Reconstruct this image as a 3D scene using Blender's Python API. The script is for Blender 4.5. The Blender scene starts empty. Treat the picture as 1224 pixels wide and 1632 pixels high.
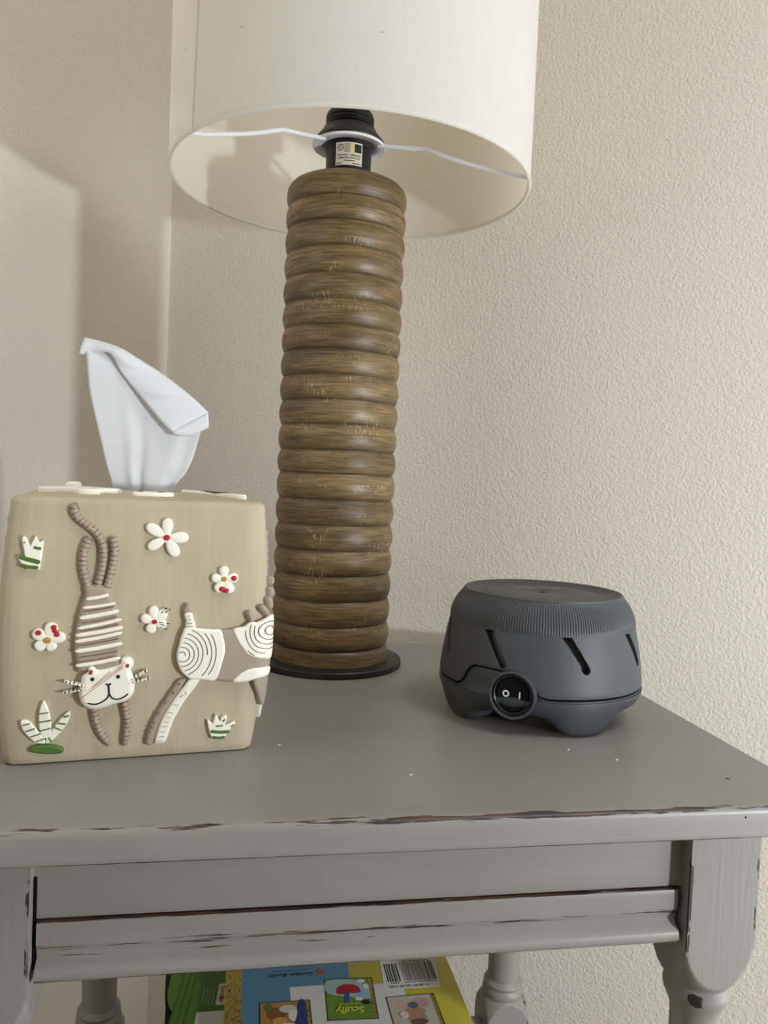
import bpy, bmesh, math, random
import numpy as np
from mathutils import Vector, Matrix
from mathutils.geometry import tessellate_polygon, delaunay_2d_cdt

SC = bpy.context.scene
COL = SC.collection
PI = math.pi
TZ = 0.74                      # height of the table top above the floor

# ------------------------------------------------------------------ camera
PITCH, ROLL, YAW, F = math.radians(2.5095), math.radians(2.4097), math.radians(9.9837), 1261.7
cy, sy = math.cos(YAW), math.sin(YAW)
fwd = Vector((sy*math.cos(PITCH), cy*math.cos(PITCH), -math.sin(PITCH)))
r0 = Vector((cy, -sy, 0)); u0 = r0.cross(fwd)
rt = r0*math.cos(ROLL) + u0*math.sin(ROLL)
up = -r0*math.sin(ROLL) + u0*math.cos(ROLL)
cam = bpy.data.objects.new('camera', bpy.data.cameras.new('camera'))
COL.objects.link(cam)
m = Matrix((rt, up, -fwd)).transposed().to_4x4(); m.translation = Vector((0, 0, TZ+.167))
cam.matrix_world = m
cam.data.sensor_fit = 'VERTICAL'; cam.data.sensor_height = 36.0; cam.data.sensor_width = 27.0
cam.data.lens = F/1632*36.0
cam.data.clip_start = .02; cam.data.clip_end = 50
SC.camera = cam

# ------------------------------------------------------------------ light
SC.view_settings.view_transform = 'Standard'
SC.view_settings.look = 'None'
SC.view_settings.gamma = 1.0
SC.view_settings.use_curve_mapping = False
SC.view_settings.exposure = 0.13
world = bpy.data.worlds.new('room_light'); SC.world = world
world.use_nodes = True
bg = world.node_tree.nodes['Background']
bg.inputs[0].default_value = (.92, .96, 1.0, 1); bg.inputs[1].default_value = 0.02
# lights outside the frame: a small bulb low to the right, plus added fills,
# one washing up the right-hand side, one from above and one at the left
def lamp_light(name, kind, loc, aim, energy, size, color):
    d = bpy.data.lights.new(name, kind); d.energy = energy; d.color = color
    if kind == 'POINT': d.shadow_soft_size = size
    else: d.shape = 'DISK'; d.size = size
    o = bpy.data.objects.new(name, d); COL.objects.link(o); o.location = loc
    if aim: o.rotation_euler = (Vector(aim)-Vector(loc)).to_track_quat('-Z', 'Y').to_euler()
lamp_light('low_bulb', 'POINT', (.795, -.276, TZ+.06), None, 32.0, .035, (.84, .925, 1.0))
lamp_light('low_right_fill', 'AREA', (1.05, .0, .34), (.8, .6, 1.2), 5.0, .6, (.89, .95, 1.0))  # added fill without a fixture, brightens the right side from below
lamp_light('overhead_fill', 'AREA', (.9, -.2, 2.48), (.9, -.2, 0), 13.5, .6, (.89, .95, 1.0))  # added soft light from above, not a lamp of the room
lamp_light('left_fill', 'POINT', (-.50, .25, TZ+.45), None, 2.9, .22, (.89, .95, 1.0))  # added light that lifts the left side and the lampshade

# ------------------------------------------------------------------ helpers
def lin(c):
    if isinstance(c, str):
        c = c.lstrip('#'); c = [int(c[i:i+2], 16)/255 for i in (0, 2, 4)]
    return tuple(x/12.92 if x <= .04045 else ((x+.055)/1.055)**2.4 for x in c) + (1.0,)

class NT:
    def __init__(s, name, rough=.6, spec=.5):
        s.m = bpy.data.materials.new(name); s.m.use_nodes = True
        s.t = s.m.node_tree; s.b = s.t.nodes['Principled BSDF']
        s.b.inputs['Roughness'].default_value = rough
        s.b.inputs['Specular IOR Level'].default_value = spec
    def n(s, kind, **kw):
        nd = s.t.nodes.new(kind)
        for k, v in kw.items():
            if k.startswith('i_'):
                key = k[2:].replace('_', ' ')
                nd.inputs[int(key) if key.isdigit() else key].default_value = v
            else: setattr(nd, k, v)
        return nd
    def l(s, a, b): s.t.links.new(a, b)
    def coord(s, which='Object', scale=(1, 1, 1)):
        tc = s.n('ShaderNodeTexCoord'); mp = s.n('ShaderNodeMapping'); mp.inputs['Scale'].default_value = scale
        s.l(tc.outputs[which], mp.inputs['Vector']); return mp.outputs['Vector']
    def noise(s, vec, scale=1., detail=3., rough=.5, dist=0.):
        nd = s.n('ShaderNodeTexNoise'); nd.inputs['Scale'].default_value = scale; nd.inputs['Detail'].default_value = detail
        nd.inputs['Roughness'].default_value = rough; nd.inputs['Distortion'].default_value = dist
        s.l(vec, nd.inputs['Vector']); return nd.outputs['Fac']
    def ramp(s, fac, stops):
        nd = s.n('ShaderNodeValToRGB'); e = nd.color_ramp.elements
        while len(e) < len(stops): e.new(.5)
        for el, (p, c) in zip(e, stops):
            el.position = p; el.color = c if len(c) == 4 else (*c, 1)
        s.l(fac, nd.inputs[0]); return nd.outputs[0]
    def math(s, op, a, b=None, clamp=False):
        nd = s.n('ShaderNodeMath', operation=op, use_clamp=clamp)
        for i, v in enumerate((a, b)):
            if v is None: continue
            if hasattr(v, 'is_output'): s.l(v, nd.inputs[i])
            else: nd.inputs[i].default_value = v
        return nd.outputs[0]
    def mix(s, fac, a, b):
        nd = s.n('ShaderNodeMix', data_type='RGBA')
        for i, v in ((0, fac), (6, a), (7, b)):
            if hasattr(v, 'is_output'): s.l(v, nd.inputs[i])
            else: nd.inputs[i].default_value = v
        return nd.outputs[2]
    def base(s, c):
        if hasattr(c, 'is_output'): s.l(c, s.b.inputs['Base Color'])
        else: s.b.inputs['Base Color'].default_value = c
    def bump(s, h, strength=.3, dist=.001):
        nd = s.n('ShaderNodeBump'); nd.inputs['Strength'].default_value = strength; nd.inputs['Distance'].default_value = dist
        s.l(h, nd.inputs['Height']); s.l(nd.outputs[0], s.b.inputs['Normal'])

_plain = {}
def plain(name, c, rough=.6, spec=.4, metallic=0.):
    if name in _plain: return _plain[name]
    t = NT(name, rough, spec); t.base(lin(c)); t.b.inputs['Metallic'].default_value = metallic
    nz = t.noise(t.coord('Object'), 300, 2); t.bump(nz, .08, .0004)
    _plain[name] = t.m; return t.m

def link(o, parent=None):
    COL.objects.link(o)
    if parent is not None: o.parent = parent
    return o

def mk(name, V, Fc, mat, parent=None, smooth=True, uv=None, wear_shade=None, sharp=35):
    me = bpy.data.meshes.new(name); me.from_pydata([tuple(v) for v in V], [], [tuple(f) for f in Fc])
    if uv is not None:
        ul = me.uv_layers.new(name='UVMap')
        idx = np.zeros(len(me.loops), dtype=np.int32); me.loops.foreach_get('vertex_index', idx)
        ul.data.foreach_set('uv', np.asarray(uv, dtype=np.float32)[idx].ravel())
    if wear_shade is not None:
        at = me.attributes.new('wear_shade', 'FLOAT', 'POINT'); at.data.foreach_set('value', np.asarray(wear_shade, dtype=np.float32))
    bm = bmesh.new(); bm.from_mesh(me)
    bmesh.ops.recalc_face_normals(bm, faces=bm.faces); bm.to_mesh(me); bm.free()
    if smooth:
        me.shade_smooth(); me.set_sharp_from_angle(angle=math.radians(sharp))
    me.materials.append(mat)
    return link(bpy.data.objects.new(name, me), parent)

def from_bm(name, bm, mat, parent=None, smooth=True, sharp=35):
    me = bpy.data.meshes.new(name); bmesh.ops.recalc_face_normals(bm, faces=bm.faces); bm.to_mesh(me); bm.free()
    if smooth: me.shade_smooth(); me.set_sharp_from_angle(angle=math.radians(sharp))
    me.materials.append(mat)
    return link(bpy.data.objects.new(name, me), parent)

def bbox_bm(x0, x1, y0, y1, z0, z1, bev=.0, seg=2, bm=None):
    b = bmesh.new(); bmesh.ops.create_cube(b, size=1.0)
    for v in b.verts:
        v.co = Vector(((x0+x1)/2+v.co.x*(x1-x0), (y0+y1)/2+v.co.y*(y1-y0), (z0+z1)/2+v.co.z*(z1-z0)))
    if bev: bmesh.ops.bevel(b, geom=list(b.edges), offset=bev, segments=seg, profile=.5, affect='EDGES')
    if bm is None: return b
    me = bpy.data.meshes.new('t'); b.to_mesh(me); b.free(); bm.from_mesh(me); bpy.data.meshes.remove(me); return bm

def box(name, x0, x1, y0, y1, z0, z1, mat, parent=None, bev=.0, seg=2):
    return from_bm(name, bbox_bm(x0, x1, y0, y1, z0, z1, bev, seg), mat, parent, sharp=50)

def lathe_data(prof, seg=64, rfun=None, wfun=None, center=(0, 0, 0)):
    """rings for (r, z); r may be altered by rfun(r, z, angle); u = angle metres, v = z"""
    V, Fc, U, W = [], [], [], []
    n = seg+1
    for i, (r, z) in enumerate(prof):
        for k in range(n):
            a = 2*PI*k/seg; rr = rfun(r, z, a) if rfun else r
            V.append((center[0]+rr*math.cos(a), center[1]+rr*math.sin(a), center[2]+z))
            U.append((a*.05, z)); W.append(wfun(r, z, a) if wfun else 0)
    for i in range(len(prof)-1):
        for k in range(seg):
            a = i*n+k; Fc.append((a, a+1, a+n+1, a+n))
    return V, Fc, U, W

def lathe(name, prof, mat, parent=None, seg=64, rfun=None, wfun=None, center=(0, 0, 0), sharp=35):
    V, Fc, U, W = lathe_data(prof, seg, rfun, wfun, center)
    o = mk(name, V, Fc, mat, parent, True, U, W if wfun else None, sharp)
    me = o.data; bm = bmesh.new(); bm.from_mesh(me)
    bmesh.ops.remove_doubles(bm, verts=bm.verts, dist=1e-6)
    bmesh.ops.recalc_face_normals(bm, faces=bm.faces); bm.to_mesh(me); bm.free(); return o

def catmull(P, k=6, closed=False):
    P = [np.array(p, float) for p in P]; n = len(P); out = []
    rng = range(n if closed else n-1)
    for i in rng:
        if closed: a, b, c, d = P[i-1], P[i], P[(i+1) % n], P[(i+2) % n]
        else: a, b, c, d = P[max(i-1, 0)], P[i], P[i+1], P[min(i+2, n-1)]
        for j in range(k):
            t = j/k
            out.append(.5*((2*b)+(-a+c)*t+(2*a-5*b+4*c-d)*t*t+(-a+3*b-3*c+d)*t**3))
    if not closed: out.append(P[-1])
    return out

def tube(name, path, rad, mat, parent=None, seg=10, mapf=None, bm_only=False):
    P = [np.array(p, float) for p in path]; n = len(P); V, Fc = [], []
    rad = rad if hasattr(rad, '__len__') else [rad]*n
    prev = None
    for i, p in enumerate(P):
        t = P[min(i+1, n-1)]-P[max(i-1, 0)]; t = t/np.linalg.norm(t)
        ref = prev if prev is not None else (np.array([0, 0, 1.]) if abs(t[2]) < .9 else np.array([1., 0, 0]))
        a = ref-t*(ref@t); a /= np.linalg.norm(a); b = np.cross(t, a); prev = a
        for k in range(seg):
            g = 2*PI*k/seg; V.append(p+rad[i]*(math.cos(g)*a+math.sin(g)*b))
    for i in range(n-1):
        for k in range(seg):
            Fc.append((i*seg+k, i*seg+(k+1) % seg, (i+1)*seg+(k+1) % seg, (i+1)*seg+k))
    Fc.append(tuple(range(seg))); Fc.append(tuple(range((n-1)*seg, n*seg)))
    if bm_only: return V, Fc
    return mk(name, V, Fc, mat, parent)

def offset_poly(P, d):
    """move a counter-clockwise outline inwards by d"""
    n = len(P); out = []
    for i in range(n):
        a, b, c = P[i-1], P[i], P[(i+1) % n]
        e1 = b-a; e2 = c-b
        e1 = e1/(np.linalg.norm(e1)+1e-12); e2 = e2/(np.linalg.norm(e2)+1e-12)
        n1 = np.array([-e1[1], e1[0]]); n2 = np.array([-e2[1], e2[0]])
        k = n1+n2; L = np.linalg.norm(k)
        if L < .3: out.append(b+n1*d*.3); continue
        k /= L; out.append(b+k*d/max(.55, k@n1))
    return out

def area(P): return .5*sum(P[i-1][0]*P[i][1]-P[i][0]*P[i-1][1] for i in range(len(P)))

def pillow_data(outline, h, bev, mapf, base=-.0008, steps=3, flat=False):
    P = [np.array(p, float) for p in outline]
    if area(P) < 0: P = P[::-1]
    rings = [(P, base)]
    for i in range(steps+1):
        t = i/steps*PI/2
        rings.append((offset_poly(P, bev*(1-math.cos(t))) if i else P, h-bev*(1-math.sin(t))))
    V, Fc = [], []; n = len(P)
    for R, d in rings:
        for p in R: V.append(mapf(p[0], p[1], d))
    for r in range(len(rings)-1):
        for k in range(n):
            Fc.append((r*n+k, r*n+(k+1) % n, (r+1)*n+(k+1) % n, (r+1)*n+k))
    last = (len(rings)-1)*n; R = rings[-1][0]; d = rings[-1][1]
    A = np.array(R); lo_, hi_ = A.min(0), A.max(0); ext = (hi_-lo_).max()
    if ext < .012:
        for t in tessellate_polygon([[Vector((p[0], p[1], 0)) for p in R]]): Fc.append(tuple(last+i for i in t))
        return V, Fc
    step = max(.0022, ext/26); G = []
    for gx in np.arange(lo_[0]+step/2, hi_[0], step):
        for gy in np.arange(lo_[1]+step/2, hi_[1], step):
            if np.hypot(A[:, 0]-gx, A[:, 1]-gy).min() > step*.45: G.append((gx, gy))
    pts = [Vector((p[0], p[1])) for p in R]+[Vector(g) for g in G]
    vo, eo, fo, _, _, _ = delaunay_2d_cdt(pts, [], [list(range(n))], 1, 1e-7)
    k = len(V)
    for p in vo: V.append(mapf(p.x, p.y, d))
    for f in fo: Fc.append(tuple(k+i for i in f))
    return V, Fc

def pillow(name, outline, h, bev, mapf, mat, parent=None, smooth_pts=0, base=-.0008, steps=3):
    if smooth_pts: outline = catmull(outline, smooth_pts, True)
    V, Fc = pillow_data(outline, h, bev, mapf, base, steps)
    return mk(name, V, Fc, mat, parent, sharp=60)

def merge(parts):
    V, Fc = [], []
    for v, f in parts:
        o = len(V); V += list(v); Fc += [tuple(i+o for i in q) for q in f]
    return V, Fc

def text(name, s, size, mat, parent, mapf, extrude=0, shear=0., align='CENTER', width=1.0, bold=0.):
    """flat lettering: every vertex of the glyph outlines goes through mapf(x, y)"""
    cu = bpy.data.curves.new(name, 'FONT'); cu.body = s; cu.size = size; cu.align_x = align; cu.align_y = 'CENTER'
    cu.shear = shear; cu.resolution_u = 3; cu.offset = bold
    tmp = bpy.data.objects.new(name, cu); me = bpy.data.meshes.new_from_object(tmp)
    bpy.data.objects.remove(tmp); bpy.data.curves.remove(cu)
    me.name = name; me.materials.clear(); me.materials.append(mat)
    for v in me.vertices: v.co = mapf(v.co.x*width, v.co.y)
    return link(bpy.data.objects.new(name, me), parent)

def thing(name, label, cat, loc=(0, 0, 0), rz=0., group=None):
    o = bpy.data.objects.new(name, None); o.empty_display_size = .05
    o.location = loc; o.rotation_euler = (0, 0, rz); link(o)
    o['label'] = label; o['category'] = cat
    if group: o['group'] = group
    return o

def struct(o): o['kind'] = 'structure'; return o
def stuff(o): o['kind'] = 'stuff'; return o

# ------------------------------------------------------------------ materials
def wall_paint():
    t = NT('wall_paint', .55, .35); t.base(lin('#dbd2c4'))
    co = t.coord('Object')
    a = t.noise(co, 310, 2.0, .5, .5)
    a = t.ramp(a, [(.36, (0, 0, 0)), (.66, (1, 1, 1))])
    t.bump(a, .38, .0010); return t.m

def floor_mat():
    t = NT('carpet', .95, .1); co = t.coord('Object')
    t.base(t.ramp(t.noise(co, 90, 3), [(.3, lin('#6d6254')), (.7, lin('#8b7f70'))])); t.bump(t.noise(co, 400, 2), .6, .003); return t.m

def paint(name='distressed_paint', tint='#837d77'):
    t = NT(name, .42, .5); co = t.coord('Object', (1, 1, 1))
    at = t.n('ShaderNodeAttribute', attribute_name='wear_shade'); w = at.outputs['Fac']
    n1 = t.noise(t.coord('Object', (38, 330, 900)), 1., 4., .62)
    n2 = t.noise(t.coord('Object', (9, 9, 9)), 1., 2., .5)
    v = t.math('MULTIPLY', t.math('SUBTRACT', n1, .5), 1.7)
    v = t.math('ADD', v, t.math('MULTIPLY', t.math('SUBTRACT', n2, .5), 1.1))
    v = t.math('ADD', v, w); v = t.math('SUBTRACT', v, .98)
    gate = t.math('GREATER_THAN', w, .05)
    mask = t.math('MULTIPLY', t.math('MULTIPLY', v, 14., True), gate)
    brown = t.mix(t.ramp(t.noise(t.coord('Object', (30, 60, 300)), 1., 2.), [(.42, (0, 0, 0)), (.62, (1, 1, 1))]), lin('#231c1a'), lin('#543a2c'))
    tone = t.mix(t.ramp(t.noise(t.coord('Object', (14, 14, 60)), 1., 3.), [(.35, (0, 0, 0)), (.7, (1, 1, 1))]), lin(tint), tuple(x*1.1 for x in lin(tint)[:3])+(1,))
    t.base(t.mix(mask, tone, brown))
    st = t.noise(t.coord('Object', (18, 60, 420)), 1., 3., .6)
    h = t.math('SUBTRACT', t.math('MULTIPLY', st, .35), mask)
    t.bump(h, .55, .0006); return t.m

def paint_leg():
    t = NT('distressed_leg_paint', .42, .5)
    at = t.n('ShaderNodeAttribute', attribute_name='wear_shade'); w = at.outputs['Fac']
    n1 = t.noise(t.coord('Object', (160, 160, 60)), 1., 4., .62); n2 = t.noise(t.coord('Object', (25, 25, 14)), 1., 2.)
    v = t.math('ADD', t.math('MULTIPLY', t.math('SUBTRACT', n1, .5), 1.7), t.math('MULTIPLY', t.math('SUBTRACT', n2, .5), 1.2))
    v = t.math('SUBTRACT', t.math('ADD', v, w), 1.0)
    mask = t.math('MULTIPLY', t.math('MULTIPLY', v, 14., True), t.math('GREATER_THAN', w, .05))
    t.base(t.mix(mask, lin('#837d77'), lin('#2f2521')))
    st = t.noise(t.coord('Object', (420, 420, 22)), 1., 3., .6)
    t.bump(t.math('SUBTRACT', t.math('MULTIPLY', st, .5), mask), .4, .0007); return t.m

def wood():
    t = NT('turned_wood', .38, .5)
    g1 = t.noise(t.coord('UV', (45, 620, 1)), 1., 5., .65, .3)
    g2 = t.noise(t.coord('UV', (7, 55, 1)), 1., 4., .6, .5)
    c1 = t.ramp(g1, [(.28, lin('#4a3b26')), (.5, lin('#7d6642')), (.74, lin('#a38659'))])
    c2 = t.ramp(g2, [(.34, (.42, .40, .38)), (.58, (1, 1, 1))])
    mx = t.n('ShaderNodeMix', data_type='RGBA', blend_type='MULTIPLY'); mx.inputs[0].default_value = .85
    t.l(c1, mx.inputs[6]); t.l(c2, mx.inputs[7])
    fl = t.noise(t.coord('UV', (900, 160, 1)), 1., 2., .5)
    zone = t.noise(t.coord('UV', (26, 60, 1)), 1., 2.)
    f = t.math('MULTIPLY', t.ramp(fl, [(.56, (0, 0, 0)), (.64, (1, 1, 1))]), t.ramp(zone, [(.53, (0, 0, 0)), (.66, (1, 1, 1))]))
    f = t.math('MULTIPLY', f, .48)
    # shade of the grooves and lower rib edges, mixed into the wood colour
    at = t.n('ShaderNodeAttribute', attribute_name='wear_shade')
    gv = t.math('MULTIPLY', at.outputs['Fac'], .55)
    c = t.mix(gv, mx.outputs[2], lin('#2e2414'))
    t.base(t.mix(f, c, lin('#cdb582')))
    t.bump(g1, .22, .0006)
    t.l(t.ramp(g2, [(.3, (.52, .52, .52)), (.7, (.34, .34, .34))]), t.b.inputs['Roughness']); return t.m

def translucent(t, fac, c):
    tr = t.n('ShaderNodeBsdfTranslucent'); tr.inputs[0].default_value = lin(c)
    ms = t.n('ShaderNodeMixShader'); ms.inputs[0].default_value = fac
    t.l(t.b.outputs[0], ms.inputs[1]); t.l(tr.outputs[0], ms.inputs[2]); t.l(ms.outputs[0], t.t.nodes['Material Output'].inputs['Surface'])
    return t.m

def liner():
    t = NT('shade_liner', .7, .2); t.base(lin('#f0ece2')); return translucent(t, .6, '#f8f3e8')

def linen():
    t = NT('linen_fabric', .9, .15); 
    a = t.noise(t.coord('UV', (60, 2600, 1)), 1., 2., .6); b = t.noise(t.coord('UV', (2600, 60, 1)), 1., 2., .6)
    h = t.math('ADD', a, b)
    sp = t.noise(t.coord('UV', (240, 240, 1)), 1., 1.)
    tone = t.ramp(h, [(.7, lin('#eae8e3')), (1.3, lin('#f3f1ec'))])
    t.base(t.mix(t.ramp(sp, [(.765, (0, 0, 0)), (.79, (1, 1, 1))]), tone, lin('#a39a88')))
    t.bump(h, .12, .0004); return translucent(t, .50, '#f8f4ec')

def cast_clay():
    t = NT('sand_resin', .62, .3)
    a = t.noise(t.coord('Object', (130, 130, 9)), 1., 4., .6, .3); b = t.noise(t.coord('Object', (30, 30, 12)), 1., 2.)
    c = t.mix(a, lin('#ab9f86'), lin('#bfb39a'))
    mx = t.n('ShaderNodeMix', data_type='RGBA', blend_type='MULTIPLY'); mx.inputs[0].default_value = .5
    t.l(c, mx.inputs[6]); t.l(t.ramp(b, [(.3, (.86, .84, .8)), (.65, (1, 1, 1))]), mx.inputs[7]); t.base(mx.outputs[2])
    t.bump(t.math('ADD', a, t.noise(t.coord('Object', (260, 260, 14)), 1., 2.)), .22, .0008); return t.m

def stripe_mat(name, base, line, period, width, wob=.35):
    """engraved rings across a rolled strip; uv.x runs along its length in metres"""
    t = NT(name, .55, .35); uv = t.coord('UV')
    sx = t.n('ShaderNodeSeparateXYZ'); t.l(uv, sx.inputs[0])
    nz = t.noise(t.coord('UV', (420, 160, 1)), 1., 2.)
    x = t.math('ADD', t.math('DIVIDE', sx.outputs[0], period), t.math('MULTIPLY', nz, wob))
    fr = t.math('FRACT', x); d = t.math('ABSOLUTE', t.math('SUBTRACT', fr, .5))
    mk_ = t.math('LESS_THAN', d, width)
    gap = t.math('GREATER_THAN', t.noise(t.coord('UV', (300, 900, 1)), 1., 2.), .43)
    mk_ = t.math('MULTIPLY', mk_, gap)
    t.base(t.mix(mk_, lin(base), lin(line)))
    t.bump(t.math('SUBTRACT', 1., mk_), .4, .0006); return t.m

def plastic(name, c, rough, bumpy=.05):
    t = NT(name, rough, .45); t.base(lin(c)); t.bump(t.noise(t.coord('Object'), 1500, 2), bumpy, .0003); return t.m

def tissue_mat():
    t = NT('tissue_paper', .9, .1); t.base(lin('#e9e9eb')); t.b.inputs['Subsurface Weight'].default_value = 0
    tr = t.n('ShaderNodeBsdfTranslucent'); tr.inputs[0].default_value = lin('#ececee')
    ms = t.n('ShaderNodeMixShader'); ms.inputs[0].default_value = .35
    t.l(t.b.outputs[0], ms.inputs[1]); t.l(tr.outputs[0], ms.inputs[2]); t.l(ms.outputs[0], t.t.nodes['Material Output'].inputs['Surface'])
    t.bump(t.noise(t.coord('Object', (500, 500, 500)), 1., 3.), .12, .0005); return t.m

M_WALL, M_FLOOR, M_PAINT, M_LEG, M_WOOD, M_LINEN, M_CLAY = wall_paint(), floor_mat(), paint(), paint_leg(), wood(), linen(), cast_clay()
M_TRIM = plain('white_trim', '#dcd8d0', .45)
M_BLACK = plastic('black_plastic', '#0f0f11', .40)
M_BASE = plastic('black_base', '#1d1c1d', .5, .2)
M_WMETAL = plain('white_enamel', '#e4e4e8', .35)
M_LINER = liner()
M_GREY = plastic('charcoal_plastic', '#434549', .52, .35)
M_GREY2 = plastic('charcoal_plastic_base', '#3c3e42', .42, .05)
M_CAP = plastic('charcoal_cap', '#484847', .55, .2)
M_DARK = plain('dark_inside', '#0b0b0c', .8, .1)
M_WHITE = plain('cream_glaze', '#efead9', .4, .5)
M_TAUPE = plain('taupe_glaze', '#a0917f', .55)
M_RED = plain('red_glaze', '#b3202c', .4)
M_OCHRE = plain('ochre_glaze', '#b58a35', .45)
M_GREEN = plain('green_glaze', '#4d6b2f', .45)
M_INK = plain('ink_line', '#1d1a1a', .5)
M_GROOVE = plain('engraved_line', '#5d5348', .7)
M_PINK = plain('red_scratch', '#c4705f', .6)
M_LIMB = stripe_mat('ringed_taupe', '#a0907f', '#6d4c44', .0025, .11)
M_LIMBW = stripe_mat('ringed_cream', '#e8e2d2', '#8c8375', .0030, .08)
M_WHISK = stripe_mat('dotted_whisker', '#efead9', '#1d1a1a', .0021, .17, .1)
M_TISSUE = tissue_mat()

# ------------------------------------------------------------------ setting: a room corner
TH = .617; CX, CY = -.1076, 1.0875
cR = Vector((math.cos(TH), -math.sin(TH), 0)); cL = Vector((-math.sin(TH), -math.cos(TH), 0)); C0 = Vector((CX, CY, 0))
nRo = Vector((math.sin(TH), math.cos(TH), 0)); nLo = Vector((-math.cos(TH), math.sin(TH), 0))
ROOM, H = 3.2, 2.53
def slab(name, a, b, nout, z0, z1, thick, mat):
    V = [a, b, b+nout*thick, a+nout*thick]
    V = [Vector((p.x, p.y, z0)) for p in V]+[Vector((p.x, p.y, z1)) for p in V]
    return struct(mk(name, V, [(0, 1, 2, 3), (4, 5, 6, 7), (0, 1, 5, 4), (1, 2, 6, 5), (2, 3, 7, 6), (3, 0, 4, 7)], mat, None, False))
slab('wall_right', C0, C0+cR*ROOM, nRo, 0, H, .1, M_WALL)
slab('wall_left', C0+nRo*.1, C0+cL*ROOM, nLo, 0, H, .1, M_WALL)
far = C0+cR*ROOM+cL*ROOM
def quad(name, z0, z1, mat):
    P = [C0+(nRo+nLo)*.1, C0+cR*(ROOM)+nRo*.1, far, C0+cL*(ROOM)+nLo*.1]
    V = [Vector((p.x, p.y, z0)) for p in P]+[Vector((p.x, p.y, z1)) for p in P]
    return struct(mk(name, V, [(0, 1, 2, 3), (4, 5, 6, 7), (0, 1, 5, 4), (1, 2, 6, 5), (2, 3, 7, 6), (3, 0, 4, 7)], mat, None, False))
slab('wall_far_right', C0+cR*ROOM+nRo*.1, far, cR, 0, H, .1, M_WALL)
slab('wall_behind', C0+cL*ROOM+nLo*.1, far+cR*.1, cL, 0, H, .1, M_WALL)
quad('floor', -.08, 0, M_FLOOR)
quad('ceiling', H, H+.08, plain('ceiling_paint', '#e6e2da', .9))
def baseboard(name, a, b, nin):
    V = []; prof = [(0, 0), (.014, 0), (.014, .075), (.010, .084), (.006, .088), (0, .088)]
    for p in (a, b):
        for d, z in prof: V.append((p.x+nin.x*d, p.y+nin.y*d, z))
    n = len(prof); Fc = [(i, (i+1) % n, n+(i+1) % n, n+i) for i in range(n)]+[tuple(range(n)), tuple(range(n, 2*n))]
    return struct(mk(name, V, Fc, M_TRIM, None, False))
baseboard('baseboard_right', C0-nLo*.014, C0+cR*ROOM, -nRo)
baseboard('baseboard_left', C0, C0+cL*ROOM, -nLo)

# ------------------------------------------------------------------ side table
TX, TY = .077, .578
table = thing('side_table', 'taupe painted side table with worn chipped edges and turned legs', 'table', (TX, TY, 0))
def tw(x, y, z): return (x-TX, y-TY, z+TZ)
def extrude_profile(name, prof, x0, x1, mat, parent, nx=2, sharp=35):
    V, W = [], []; n = len(prof)
    for i in range(nx):
        x = x0+(x1-x0)*i/(nx-1)
        for p in prof: V.append(tw(x, p[0], p[1])); W.append(p[2])
    Fc = [(j*n+i, j*n+(i+1) % n, (j+1)*n+(i+1) % n, (j+1)*n+i) for j in range(nx-1) for i in range(n)]
    Fc += [tuple(range(n)), tuple(range((nx-1)*n, nx*n))]
    return mk(name, V, Fc, mat, parent, True, None, W, sharp)
XL, XR = -.160, .3213
extrude_profile('tabletop', [(.7795, -.001, .3), (.7785, 0, .1), (.392, 0, 0), (.3805, 0, .1), (.3772, -.0001, .68), (.3752, -.0004, 1.0), (.3740, -.0011, 1.02), (.3733, -.0020, .8),
    (.373, -.0038, .1), (.373, -.008, 0), (.373, -.0140, 0), (.3730, -.0158, .1), (.3733, -.0165, .98), (.3740, -.0171, 1.3), (.377, -.0172, 1.3), (.40, -.0172, .3), (.7795, -.0172, 0)], XL, XR, M_PAINT, table, 2)
LXR, LXL, LYF, LYB, LA = .2681, -.1151, .4086, .730, .0207
extrude_profile('apron', [(.3975, -.0180, 1.), (.3972, -.0200, .75), (.3970, -.0225, .1), (.397, -.040, 0), (.397, -.0515, 0), (.3972, -.0540, .4), (.416, -.054, 0), (.416, -.0180, 0)], LXL+LA, LXR-LA, M_PAINT, table)
extrude_profile('apron_molding', [(.412, -.0546, .6), (.3972, -.0546, 1.25), (.3955, -.0547, 1.25), (.3947, -.0551, .9), (.3944, -.0557, .2), (.3943, -.0580, .05), (.3942, -.0630, .15), (.3943, -.0655, .70),
    (.3948, -.0672, .97), (.3958, -.0692, .80), (.3966, -.0712, .45), (.3966, -.0728, .92), (.3952, -.0745, .15), (.3930, -.0758, .1), (.3915, -.0774, .15), (.3908, -.0796, .3), (.3911, -.0816, .6), (.3922, -.0832, 1.12), (.3942, -.0843, 1.12), (.412, -.0846, .2)],
    LXL+LA+.0022, LXR-LA-.003, M_PAINT, table)
for x0, x1, z0, z1 in ((LXL+LA+.0001, LXL+LA+.0016, -.0790, -.0330)  ,):
    a, b = tw(x0, .3962, z0), tw(x1, .3985, z1)
    box('joint_gap', a[0], b[0], a[1], b[1], a[2], b[2], M_DARK, table)
for nm, x0, x1, y0, y1 in (('apron', LXL-.010, LXL+.010, LYF+LA, LYB-LA), ('apron', LXR-.010, LXR+.010, LYF+LA, LYB-LA), ('apron', LXL+LA, LXR-LA, LYB-.010, LYB+.010)):
    a, b = tw(x0, y0, -.084), tw(x1, y1, -.0176)
    box(nm, a[0], b[0], a[1], b[1], a[2], b[2], M_PAINT, table, .0015)
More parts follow.
